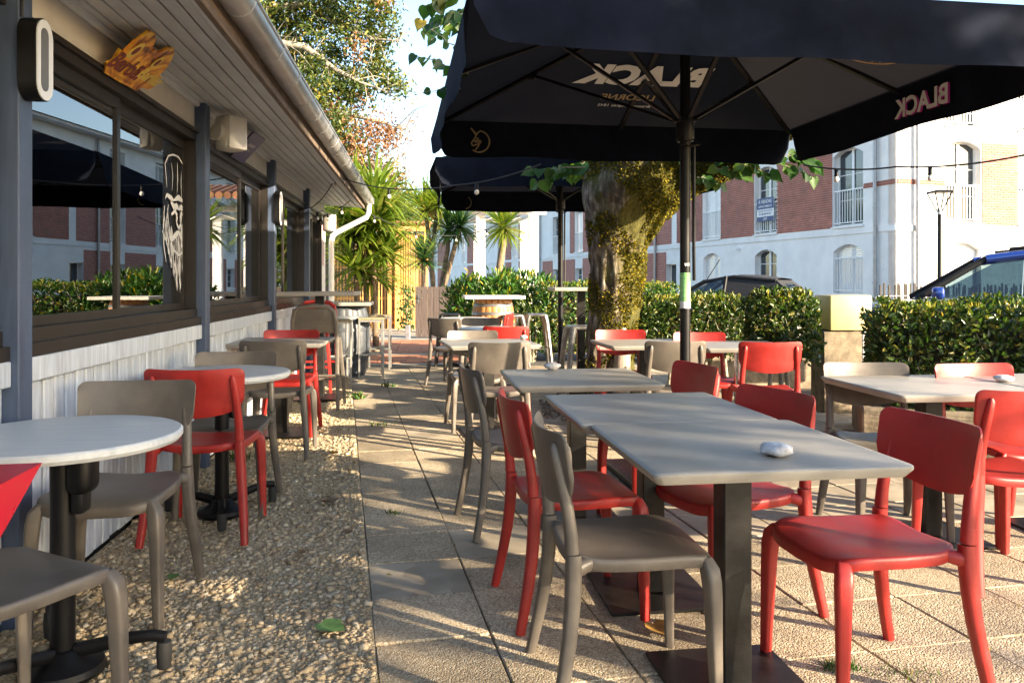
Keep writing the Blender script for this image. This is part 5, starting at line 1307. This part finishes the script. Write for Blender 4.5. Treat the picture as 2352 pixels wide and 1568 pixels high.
for a, b in farw: opsL += [(a, b, .9, 2.05, 0), (a, b, 3.0, 5.3, 0), (a, b, 5.85, 7.1, 0)]
for a, b in cr: opsR += [(a, b, .9, 2.42, .22), (a, b, 3.0, 5.4, .22), (a, b, 5.85, 7.1, 0)]
face_wall(FL, 78, opsL, ZT); face_wall(FR, 15, opsR, ZT)
sty = {('L', 0): ('shutter', 'glass'), ('L', 1): ('glass', 'glass'), ('L', 2): ('shutter', 'shutter')}
for i, (a, b) in enumerate(cl):
    g_, f_ = sty[('L', i)]
    french_window(FL, a, b, .9, 2.42, g_, rail=(i == 0)); french_window(FL, a, b, 3.0, 5.4, f_); french_window(FL, a, b, 5.85, 7.1, 'glass')
for i, (a, b) in enumerate(cr):
    french_window(FR, a, b, .9, 2.42, 'shutter', False); french_window(FR, a, b, 3.0, 5.4, 'glass'); french_window(FR, a, b, 5.85, 7.1, 'glass')
for i, (a, b) in enumerate(farw):
    french_window(FL, a, b, .9, 2.05, 'glass', False); french_window(FL, a, b, 3.0, 5.3, 'shutter' if i % 3 == 2 else 'glass'); french_window(FL, a, b, 5.85, 7.1, 'glass')
mb = MB(); FL.box(mb, 12.8, 13.68, -.29, -.27, -.1, 2.04); mb.build('door', M['farglass'], apt, False)
# real bricks on the near panels
rest = MB()
def brick_panel(fc, s0, s1, z0, z1, single=0):
    mort = MB(); fc.box(mort, s0, s1, .001, .012, z0, z1); mort.build('mortar_bed', M['mortar'], apt, False); out_ = []
    r_ = 0; z = z0 + .005
    while z + .06 < z1 + .002:
        x = s0 + .005 - (.11 if r_ % 2 else 0)
        while x < s1 - .02:
            a, b = max(x, s0 + .004), min(x + .215, s1 - .004)
            if b - a > .05: out_.append((fc, a, b, z + random.uniform(-.001, .001), z + .062, random.uniform(.017, .024)))
            x += .226
        z += .0735; r_ += 1
    return out_
pan = brick_panel(FR, 3.12, 4.51, 2.95, 5.42)
pan += brick_panel(FL, 2.67, 5.55, 2.95, 5.42) + brick_panel(FL, 6.92, 9.18, 2.95, 5.42) + brick_panel(FL, 10.56, 12.72, 2.95, 5.42)
pan += brick_panel(FR, 5.87, 7.57, 2.95, 5.42) + brick_panel(FR, 0.03, 1.76, 4.06, 4.21) + brick_panel(FL, 0.03, 1.29, 4.06, 4.21)
bmesh_cache = {}
cnt = 0
for (fc, a, b, z0, z1, d) in pan:
    if cnt < 300:
        key = (id(fc), round(b - a, 3), round(d, 3))
        if key not in bmesh_cache:
            q = MB(); fc.box(q, 0, b - a, .012, d, 0, .062); bmesh_cache[key] = q.mesh('brick', M['brick'], False)
        put('brick', bmesh_cache[key], apt, fc.d * a + Vector((0, 0, z0))); cnt += 1
    else: fc.box(rest, a, b, .012, d, z0, z1)
rest.build('brickwork', M['brick'], apt, False)['kind'] = 'stuff'
# far brick fields, too far to tell the bricks apart singly
m, n, l, b = newmat('distant brickwork'); tc = n.new('ShaderNodeTexCoord'); sp = n.new('ShaderNodeSeparateXYZ'); cb = n.new('ShaderNodeCombineXYZ'); l.new(tc.outputs['Object'], sp.inputs[0]); l.new(sp.outputs['X'], cb.inputs['X']); l.new(sp.outputs['Z'], cb.inputs['Y'])
bt = n.new('ShaderNodeTexBrick'); bt.inputs['Scale'].default_value = 1; bt.inputs['Brick Width'].default_value = .226; bt.inputs['Row Height'].default_value = .0735; bt.inputs['Mortar Size'].default_value = .006; bt.inputs['Color1'].default_value = (.33, .10, .07, 1); bt.inputs['Color2'].default_value = (.44, .15, .10, 1); bt.inputs['Mortar'].default_value = (.45, .38, .35, 1)
l.new(cb.outputs[0], bt.inputs['Vector']); l.new(bt.outputs['Color'], b.inputs['Base Color']); b.inputs['Roughness'].default_value = .85; M['farbrick'] = m
def far_brick(s0, s1, z0, z1):
    mb = MB(); mb.box(s0, s1, .003, .02, z0, z1); mb.build('brick_field', M['farbrick'], apt, False, rot=(0, 0, math.atan2(dl.y, dl.x)))
def far_row(s0, s1, z0, z1, ops):
    xs = sorted({s0, s1} | {q for o in ops for q in o[:2] if s0 < q < s1})
    for a, b in zip(xs[:-1], xs[1:]):
        hit = [o for o in ops if o[0] < (a + b) / 2 < o[1]]
        if not hit: far_brick(a, b, z0, z1)
far_row(13.7, 30.5, -.05, 2.6, [(a, b) for a, b in farw]); far_row(13.2, 25.6, 2.95, 5.42, [(a - .05, b + .05) for a, b in farw]); far_row(34, 39, -.05, 5.4, [(a - .3, b + .3) for a, b in farw]); far_row(48.5, 51, -.05, 5.4, []); far_row(60, 64, -.05, 5.4, [])
for fc, L_ in ((FL, 78), (FR, 15)):
    mb = MB(); fc.box(mb, 0, L_, .0, .035, 2.72, 2.90); fc.box(mb, 0, L_, .0, .03, 5.5, 5.62) if False else None
    mb.build('string_course', M['facade'], apt, False)
    mb = MB(); fc.box(mb, -.4, L_, -.3, .55, 7.4, 7.5); mb.build('eaves', M['facade'], apt, False)
    mb = MB(); fc.poly(mb, [], 0, 0) if False else None
    a0, a1 = fc.M @ Vector((-.6, .65, 7.51)), fc.M @ Vector((L_, .65, 7.51)); b0, b1 = fc.M @ Vector((3.0, -4.5, 7.95)), fc.M @ Vector((L_, -4.5, 7.95))
    mb.add([a0, a1, b1, b0], [(0, 1, 2, 3)]); mb.build('roof', M['terracotta'], apt, False)
def dpipe(fc, s_):
    mb = MB(); mb.tube([fc.M @ Vector((s_, .10, 0)), fc.M @ Vector((s_,   .10, 7.35))], .055, 12)
    for z in (1.2, 3.4, 5.5): mb.tube([fc.M @ Vector((s_, .10, z)), fc.M @ Vector((s_, .10, z + .06))], .063, 12)
    mb.build('downpipe', M['pipe'], apt)
dpipe(FL, .72); dpipe(FR, .66); dpipe(FL, 30.8); dpipe(FL, 14.6)
mb = MB(); mb.bbox(-.06, .06, .0, .16, -.05, .05, .02, 2, Matrix.Translation(FL.M @ Vector((7.9, 0, 2.5))) @ FL.M); mb.build('security_camera', M['whitemetal'], apt)
# for sale board on the second window's railing
c = FL.M @ Vector((6.22, .0, 3.86)); sb = thing('for_sale_board', 'blue and white for sale board hung on a window railing', 'sign', CO + c)
def sbox(mb, x0, x1, z0, z1, o0=.0, o1=.02): mb.box(x0, x1, o0, o1, z0, z1, FL.M)
mb = MB(); sbox(mb, -.50, .50, -.42, .42); mb.build('panel', M['signwhite'], sb, False)
mb = MB(); sbox(mb, -.50, .50, .02, .42, .0205, .024); sbox(mb, -.50, .50, -.42, -.25, .0205, .024); mb.build('blue_field', M['signblue'], sb, False)
for txt, z, wd, m_ in (('À VENDRE', .28, .80, M['signwhite']), ('APPARTEMENTS', .11, .80, M['signwhite']), ('DERNIÈRES OPPORTUNITÉS', -.05, .86, M['signblue']), ('01 80 80 44 01', -.16, .7, M['signblue']), ('LNF', -.335, .22, M['signwhite'])):
    me = text_mesh(txt, m_, 1, .01); wid = max(v_.co.x for v_ in me.vertices) - min(v_.co.x for v_ in me.vertices)
    me.transform(frame_matrix(FL.M @ Vector((0, .028, z)), -dl, (0, 0, 1)) @ Matrix.Scale(wd / wid, 4)); put('lettering', me, sb)

# ------------------------------------------------------------------ street lamp, fence, porch
lx = Vector((10.15, 18.9, 0)); t = thing('street_lamp', 'black street lamp with an open square lantern before the white corner', 'street lamp', lx, 20)
mb = MB(); mb.lathe([(.09, -.06), (.09, .5), (.06, .55), (.045, 2.9), (.05, 2.95), (.03, 3.0)], 14); mb.build('post', M['black'], t)
for k in range(4):
    a = k * math.pi / 2 + .4; mb = MB(); mb.tube([(0, 0, 2.82), (.27 * math.cos(a), .27 * math.sin(a), 3.36)], .016, 6); mb.build('arm', M['black'], t)
mb = MB(); mb.lathe([(.30, 3.36), (.31, 3.385), (.29, 3.41), (.05, 3.45)], 4, Matrix.Rotation(.4, 4, 'Z')); mb.build('cap', M['black'], t, False)
mb = MB(); mb.lathe([(.05, 2.86), (.06, 2.9), (.05, 3.0), (.0, 3.02)], 12); mb.build('lamp_lens', M['lampwhite'], t)
t = thing('picket_fence', 'low chestnut picket fence behind the blue car', 'fence', (9.4, 20.3, 0), 17)
mb = MB(); mb.bbox(-.03, .03, -.012, .012, 0, 1.18, .006, 1); pk = mb.mesh('picket', mat('dark chestnut paling', (.035, .027, .021), .8, var=.3), False)
for i in range(56): put('picket', pk, t, (i * .105, random.uniform(-.01, .01), random.uniform(-.08, .05)), (0, random.uniform(-.05, .05), 0))
mb = MB(); mb.tube([(-.1, -.02, .4), (6, -.02, .4)], .008, 6); mb.tube([(-.1, -.02, .9), (6, -.02, .9)], .008, 6); mb.build('wire', M['pipe'], t)

pc = thing('porch', 'white columned porch with terracotta roof behind the cordylines', 'porch', (-.91, 23.0, 0), 4)
for (x, y) in ((0, 0), (1.52, .0), (0, 3.0), (1.52, 3.0)):
    mb = MB(); mb.bbox(x - .135, x + .135, y - .135, y + .135, -.06, 3.2, .008, 1); mb.build('column', M['facade'], pc, False)
for y_ in (0, 3): mb = MB(); mb.box(-.3, 1.9, y_ - .14, y_ + .14, 3.205, 3.36); mb.build('beam', M['facade'], pc, False)
for i in range(6): mb = MB(); mb.box(-.42 + i * .42, -.34 + i * .42, -.75, 3.6, 3.365, 3.47); mb.build('rafter', M['anthracite'], pc, False)
for i in range(12): 
    mb = MB(); mb.tube([(-.6 + i * .22, -.85, 3.58), (-.6 + i * .22, 1.5, 4.05)], .10, 10); mb.build('tile_row', M['terracotta'], pc)

# ------------------------------------------------------------------ timber screen, gate, far paving
sheet('far_path', [(-4.2, 12.2), (-.55, 12.2), (-.55, 26), (-4.2, 26)], -.014, mat('pale concrete', (.40, .36, .31), .85, var=.12, scale=4, bump=.3, bscale=60))
pv = bpy.data.objects.new('brick_paving', None); col.objects.link(pv); tag(pv, kind='structure'); pv.location = (-2.35, 12.45, 0); pv.rotation_euler = (0, 0, R(6))
mb = MB(); mb.bbox(-.109, .109, -.109, .109, -.03, 0, .004, 1); pm = mb.mesh('paver', M['paver'], False)
for i in range(9):
    for j in range(22):
        if j in (6, 7): continue
        put('paver', pm, pv, (i * .224 - .1, j * .224, random.uniform(-.004, .003)), (0, 0, random.uniform(-.01, .01)))
YS = 21.5
ss = thing('timber_screen', 'tall honey coloured slatted timber screen at the end of the path', 'screen', (P(768, 0, YS).x, YS, 0), 5)
x0 = P(768, 0, YS).x; wS = P(978, 0, YS).x - x0
mb = MB(); mb.box(-.02, .02, -.014, .014, -.05, 2.55); sl_ = mb.mesh('slat', M['slatwood'], False)
i = 0; x = .0
while x < wS: put('slat', sl_, ss, (x, random.uniform(-.004, .004), 0)); x += .066 if x > wS * .62 else .085
for x in (wS * .60, wS * .68, wS): mb = MB(); mb.box(x - .05, x + .05, -.13, -.03, -.05, 2.62); mb.build('post', M['slatwood'], ss, False)
for z in (.12, .78, 1.62, 2.45): mb = MB(); mb.box(0, wS, .015, .06, z, z + .07); mb.build('rail', M['slatwood'], ss, False)
mb = MB(); mb.box(-.1, wS + .1, -.16, .1, 2.63, 2.82); mb.build('beam', M['slatwood'], ss, False)
for i in range(26):
    mb = MB(); mb.tube([(i * wS / 24, -.3, 2.86), (i * wS / 24, 2.0, 3.0)], .045, 8); mb.build('roof_rib', M['terracotta'], ss)
mb = MB(); mb.box(-.5, wS, .35, .4, 0, 2.6); mb.build('back_boarding', M['rawwood'], ss, False)
GY = 17.9
gt = thing('plank_gate', 'grey brown plank gate with a steel latch beside the bushes', 'gate', (P(955, 0, GY).x, GY, 0), 3)
for i in range(8):
    mb = MB(); mb.bbox(i * .132, i * .132 + .126, -.02, .02, .02, 1.15, .004, 1); bd = mb.build('board', M['gatewood'], gt, False)
    for dx in (.035, .09):
        for zz in (1.03, .12):
            mb = MB(); mb.lathe([(.008, 0), (.008, .006)], 8, Matrix.Translation((i * .132 + dx, -.02, zz)) @ Matrix.Rotation(R(90), 4, 'X')); mb.build('screw', M['hoop'], bd)
for z in (.1, 1.0): mb = MB(); mb.box(0, 1.05, .021, .06, z, z + .08); mb.build('rail', M['gatewood'], gt, False)
mb = MB(); mb.box(.04, .075, -.034, -.021, .78, .97); mb.tube([(.057, -.03, .90), (.057, -.06, .90), (.16, -.06, .90)], .008, 8); mb.build('handle', M['hoop'], gt)
mb = MB(); mb.bbox(P(941, 0, GY).x - .05, P(941, 0, GY).x + .05, GY - .35, GY - .25, -.05, .30, .006, 1); o = mb.build('bollard', M['pipe'], None, False); tag(o, 'short grey post on the path left of the plank gate', 'post')
cl_ = thing('climbing_plant', 'small dark climbing plant against the timber screen', 'plant', (P(932, 0, 19.5).x, 19.5, 0))
nC = 260; C = np.stack([rng.normal(0, .10, nC), rng.normal(0, .05, nC), rng.uniform(.1, 1.15, nC)], 1); leaves('foliage', C, unit(rng.normal(0, 1, (nC, 3))), unit(rng.normal(0, 1, (nC, 3)) + np.array([0, -1, 0])), np.full(nC, .085), np.full(nC, .05), M['palmdark'], cl_)['kind'] = 'stuff'
mb = MB(); mb.tube([(0, 0, -.05), (.03, 0, .5), (-.02, 0, 1.1)], .01, 6); mb.build('stem', M['branch'], cl_)

# ------------------------------------------------------------------ planter, cabinet, benches
pl = thing('stone_planter', 'low rough stone planter wall under the broad right-hand hedge', 'planter', (2.78, 6.42, 0), -20)
mb = MB(); mb.bbox(0, 3.5, -.52, .7, -.05, .31, .02, 2)
bmx = bmesh.new(); me_ = mb.mesh('wall', M['stonewall'], False); bmx.from_mesh(me_); bmesh.ops.subdivide_edges(bmx, edges=bmx.edges[:], cuts=12, use_grid_fill=True)
for v_ in bmx.verts: v_.co += Vector((0, 1, .4)) * .03 * noise.noise(v_.co * 5) + Vector((0, 1, 0)) * .015 * noise.noise(v_.co * 17)
bmx.to_mesh(me_); bmx.free(); put('wall', me_, pl)
cb_ = thing('utility_cabinet', 'cream yellow cabinet on a concrete pier between the square bush and the hedge', 'cabinet', (3.22, 7.75, 0), 4)
mb = MB(); mb.bbox(-.205, .205, -.17, .17, .79, 1.125, .012, 2); mb.build('box', M['yellow'], cb_)
mb = MB(); mb.bbox(-.26, .12, -.14, .14, -.05, .78, .01, 1); mb.build('pier', M['stonewall'], cb_, False)
def bench(label, x, y, rz, w_, z0=.62, z1=.89):
    t = thing('slatted_bench', label, 'bench', (x, y, 0), rz, 'slatted benches behind the hedges')
    k = 6; h = (z1 - z0) / k
    for i in range(k): mb = MB(); mb.bbox(0, w_, -.018, .018, z0 + i * h + .004, z0 + (i + 1) * h - .004, .004, 1); mb.build('slat', M['benchwood'], t, False)
    for xx in (.10, w_ - .1): mb = MB(); mb.bbox(xx - .025, xx + .025, -.05, -.0185, .42, z1 - .02, .004, 1); mb.build('post', M['pipe'], t, False)
    mb = MB(); mb.bbox(-.05, w_ + .02, -.45, .06, -.05, .44, .02, 2); mb.build('seat_block', M['stonewall'], t, False)
    return t
bench('slatted bench back between the yellow cabinet and the broad hedge', 3.62, 8.45, 6, 1.5)
bench('slatted bench back glimpsed between the two hedges left of the yellow cabinet', 2.35, 9.9, 6, 1.35)

# ------------------------------------------------------------------ cars
def ring_loft(mb, stations, n=20, k=4.0):
    rings = []
    for (x, hw, z0, z1) in stations:
        ring = []
        for j in range(n):
            a = 2 * math.pi * (j + .5) / n; c, s_ = math.cos(a), math.sin(a)
            c = math.copysign(abs(c) ** (2 / k), c); s_ = math.copysign(abs(s_) ** (2 / k), s_)
            ring.append((x, hw * c * (1 - .05 * max(0, s_)), (z0 + z1) / 2 + (z1 - z0) / 2 * s_))
        rings.append(ring)
    v = [p for r_ in rings for p in r_]; f = []
    for i in range(len(rings) - 1):
        for j in range(n): a = i * n + j; b = i * n + (j + 1) % n; f.append((a, a + n, b + n, b))
    f.append(tuple(range(n))); f.append(tuple((len(rings) - 1) * n + j for j in range(n - 1, -1, -1)))
    mb.add(v, f)
def car(label, loc, rz, body, paint, prof, hb, ht, roofm, rails=False, soft=False):
    """front is -x; prof: (a_base, roof_front, roof_mid, roof_rear, tail_base) as (x, z)"""
    t = thing('parked_car', label, 'car', loc, rz, 'cars parked beyond the hedges')
    mb = MB(); ring_loft(mb, body, 28, 4.5); mb.build('body', paint, t, True, 50)
    A, B_, Cm, D_, E = prof
    # roof shell
    mb = MB(); v = []; f = []; top = [B_, ((B_[0] * 2 + Cm[0]) / 3, B_[1] + (Cm[1] - B_[1]) * .6), Cm, ((Cm[0] + D_[0]) / 2, (Cm[1] + D_[1]) / 2 + .025), D_]; nn_ = 12
    for (x, z) in top:
        for j in range(nn_ + 1):
            u_ = -1 + 2 * j / nn_; v.append((x, ht * u_ * 1.03, z + .045 * (1 - abs(u_) ** 2.6) - .03))
    for i in range(len(top) - 1):
        for j in range(nn_): q = i * (nn_ + 1) + j; f.append((q, q + nn_ + 1, q + nn_ + 2, q + 1))
    mb.add(v, f); mb.build('roof', roofm, t, True, 60)
    def quad(name, pts, m_):
        mb = MB(); mb.add(pts, [tuple(range(len(pts)))]); return mb.build(name, m_, t, False)
    g = M['carglass']
    quad('windscreen', [(A[0], -hb, A[1]), (A[0], hb, A[1]), (B_[0], ht, B_[1] - .02), (B_[0], -ht, B_[1] - .02)], g)
    if not soft: quad('rear_window', [(E[0], hb, E[1]), (E[0], -hb, E[1]), (D_[0], -ht, D_[1] - .02), (D_[0], ht, D_[1] - .02)], g)
    else:
        def rp(u_, w_): 
            hw = hb + (ht - hb) * w_; return Vector((E[0] + (D_[0] - E[0]) * w_, hw * u_, E[1] + (D_[1] - .02 - E[1]) * w_))
        mb = MB(); g_ = [(-1, 0), (1, 0), (1, 1), (-1, 1)]; i_ = [(-.62, .28), (.62, .28), (.55, .8), (-.55, .8)]
        mb.add([rp(*q) for q in g_] + [rp(*q) for q in i_], [(0, 1, 5, 4), (1, 2, 6, 5), (2, 3, 7, 6), (3, 0, 4, 7)]); mb.build('rear_hood', roofm, t, False)
        quad('rear_window', [rp(*q) for q in i_], g)
    for s_ in (-1, 1):
        def sp(x, z):      # point on the sloping side
            w_ = (z - A[1]) / (Cm[1] - A[1]); return (x, s_ * (hb + (ht - hb) * w_), z)
        zt = B_[1] - .04; bx = (A[0] + D_[0]) / 2 + .05
        fr = [sp(A[0] + .10, A[1]), sp(bx - .05, A[1] + .01), sp(bx - .05, Cm[1] - .06), sp(B_[0] + .12, zt)]
        if soft:
            xq = bx + .25; quad('side_window', fr, g); quad('quarter_hood', [sp(bx - .02, A[1] + .01), (E[0], s_ * hb, E[1]), (D_[0], s_ * ht, D_[1] - .03), sp(bx - .02, Cm[1] - .03)], roofm)
        else:
            quad('side_window', fr, g); quad('side_window', [sp(bx + .05, A[1] + .01), sp(D_[0] - .25, E[1]), sp(D_[0] - .45, D_[1] - .07), sp(bx + .05, Cm[1] - .07)], g)
            quad('quarter_panel', [sp(D_[0] - .23, E[1]), (E[0], s_ * hb, E[1]), (D_[0], s_ * ht, D_[1] - .03), sp(D_[0] - .43, D_[1] - .06)], paint)
        for pth in ([sp(A[0], A[1]), (B_[0], s_ * ht, B_[1] - .01)], [sp(bx, A[1]), sp(bx, Cm[1] - .03)]):
            mb = MB(); mb.tube(pth, .036, 8, 3); mb.build('pillar', M['black'], t)
        mb = MB(); mb.tube([(B_[0], s_ * ht, B_[1] - .02), (Cm[0], s_ * ht * 1.02, Cm[1] - .03), (D_[0], s_ * ht, D_[1] - .03)], .035 if soft else .062, 10); mb.build('cant_rail', roofm, t)
        if rails: mb = MB(); mb.tube([(B_[0] + .25, s_ * ht * .96, Cm[1] - .0), (Cm[0], s_ * ht * .98, Cm[1] + .05), (D_[0] - .2, s_ * ht * .96, D_[1] + .05)], .018, 8); mb.build('roof_rail', M['black'], t)
        mb = MB(); mb.bbox(A[0] + .16, A[0] + .30, s_ * (hb + .12) - .09, s_ * (hb + .12) + .09, A[1] + .0, A[1] + .15, .04, 3); mb.build('mirror', paint, t)
        for xw in (-1.38, 1.35):
            w_ = MB(); w_.lathe([(.20, -.1), (.33, -.1), (.345, -.06), (.345, .06), (.33, .1), (.20, .1)], 28, Matrix.Translation((xw, s_ * .80, .34)) @ Matrix.Rotation(R(90), 4, 'X')); wh = w_.build('wheel', M['rubber'], t)
            w_ = MB(); w_.lathe([(.03, -.105), (.2, -.1), (.2, .1), (.03, .105)], 24, Matrix.Translation((xw, s_ * .80, .34)) @ Matrix.Rotation(R(90), 4, 'X')); w_.build('rim', M['alu'], wh)
    return t
car('deep blue estate car parked beyond the broad right-hand hedge', (6.33, 10.35, -.05), -24, [(-2.25, .66, .36, .74), (-2.12, .80, .26, .90), (-1.7, .89, .22, .99), (-.95, .91, .22, 1.08), (.5, .92, .22, 1.13), (1.7, .90, .22, 1.16), (2.15, .86, .28, 1.14), (2.28, .76, .4, .98)], M['bluepaint'],
    ((-1.0, 1.09), (-.22, 1.60), (.55, 1.71), (1.75, 1.63), (2.15, 1.15)), .83, .62, M['bluepaint'], rails=True)
conv = car('silver convertible with charcoal soft top parked behind the clipped hedge', (4.05, 15.3, -.05), -33, [(-2.1, .62, .34, .66), (-1.95, .78, .24, .80), (-1.4, .85, .2, .88), (-.7, .86, .2, .94), (.5, .87, .2, .97), (1.5, .86, .2, .98), (1.95, .82, .25, .95), (2.1, .72, .36, .84)], M['silverpaint'],
    ((-.75, .95), (-.15, 1.33), (.4, 1.43), (1.15, 1.36), (1.62, .97)), .78, .56, M['softtop'], soft=True)
iv = (Matrix.Translation((4.05, 15.3, -.05)) @ Matrix.Rotation(R(-33), 4, 'Z')).inverted()
mb = MB(); mb.tube([iv @ P(1622, 645, 15.6), iv @ P(1653, 596, 15.6)], .008, 6); mb.build('aerial', M['black'], conv)
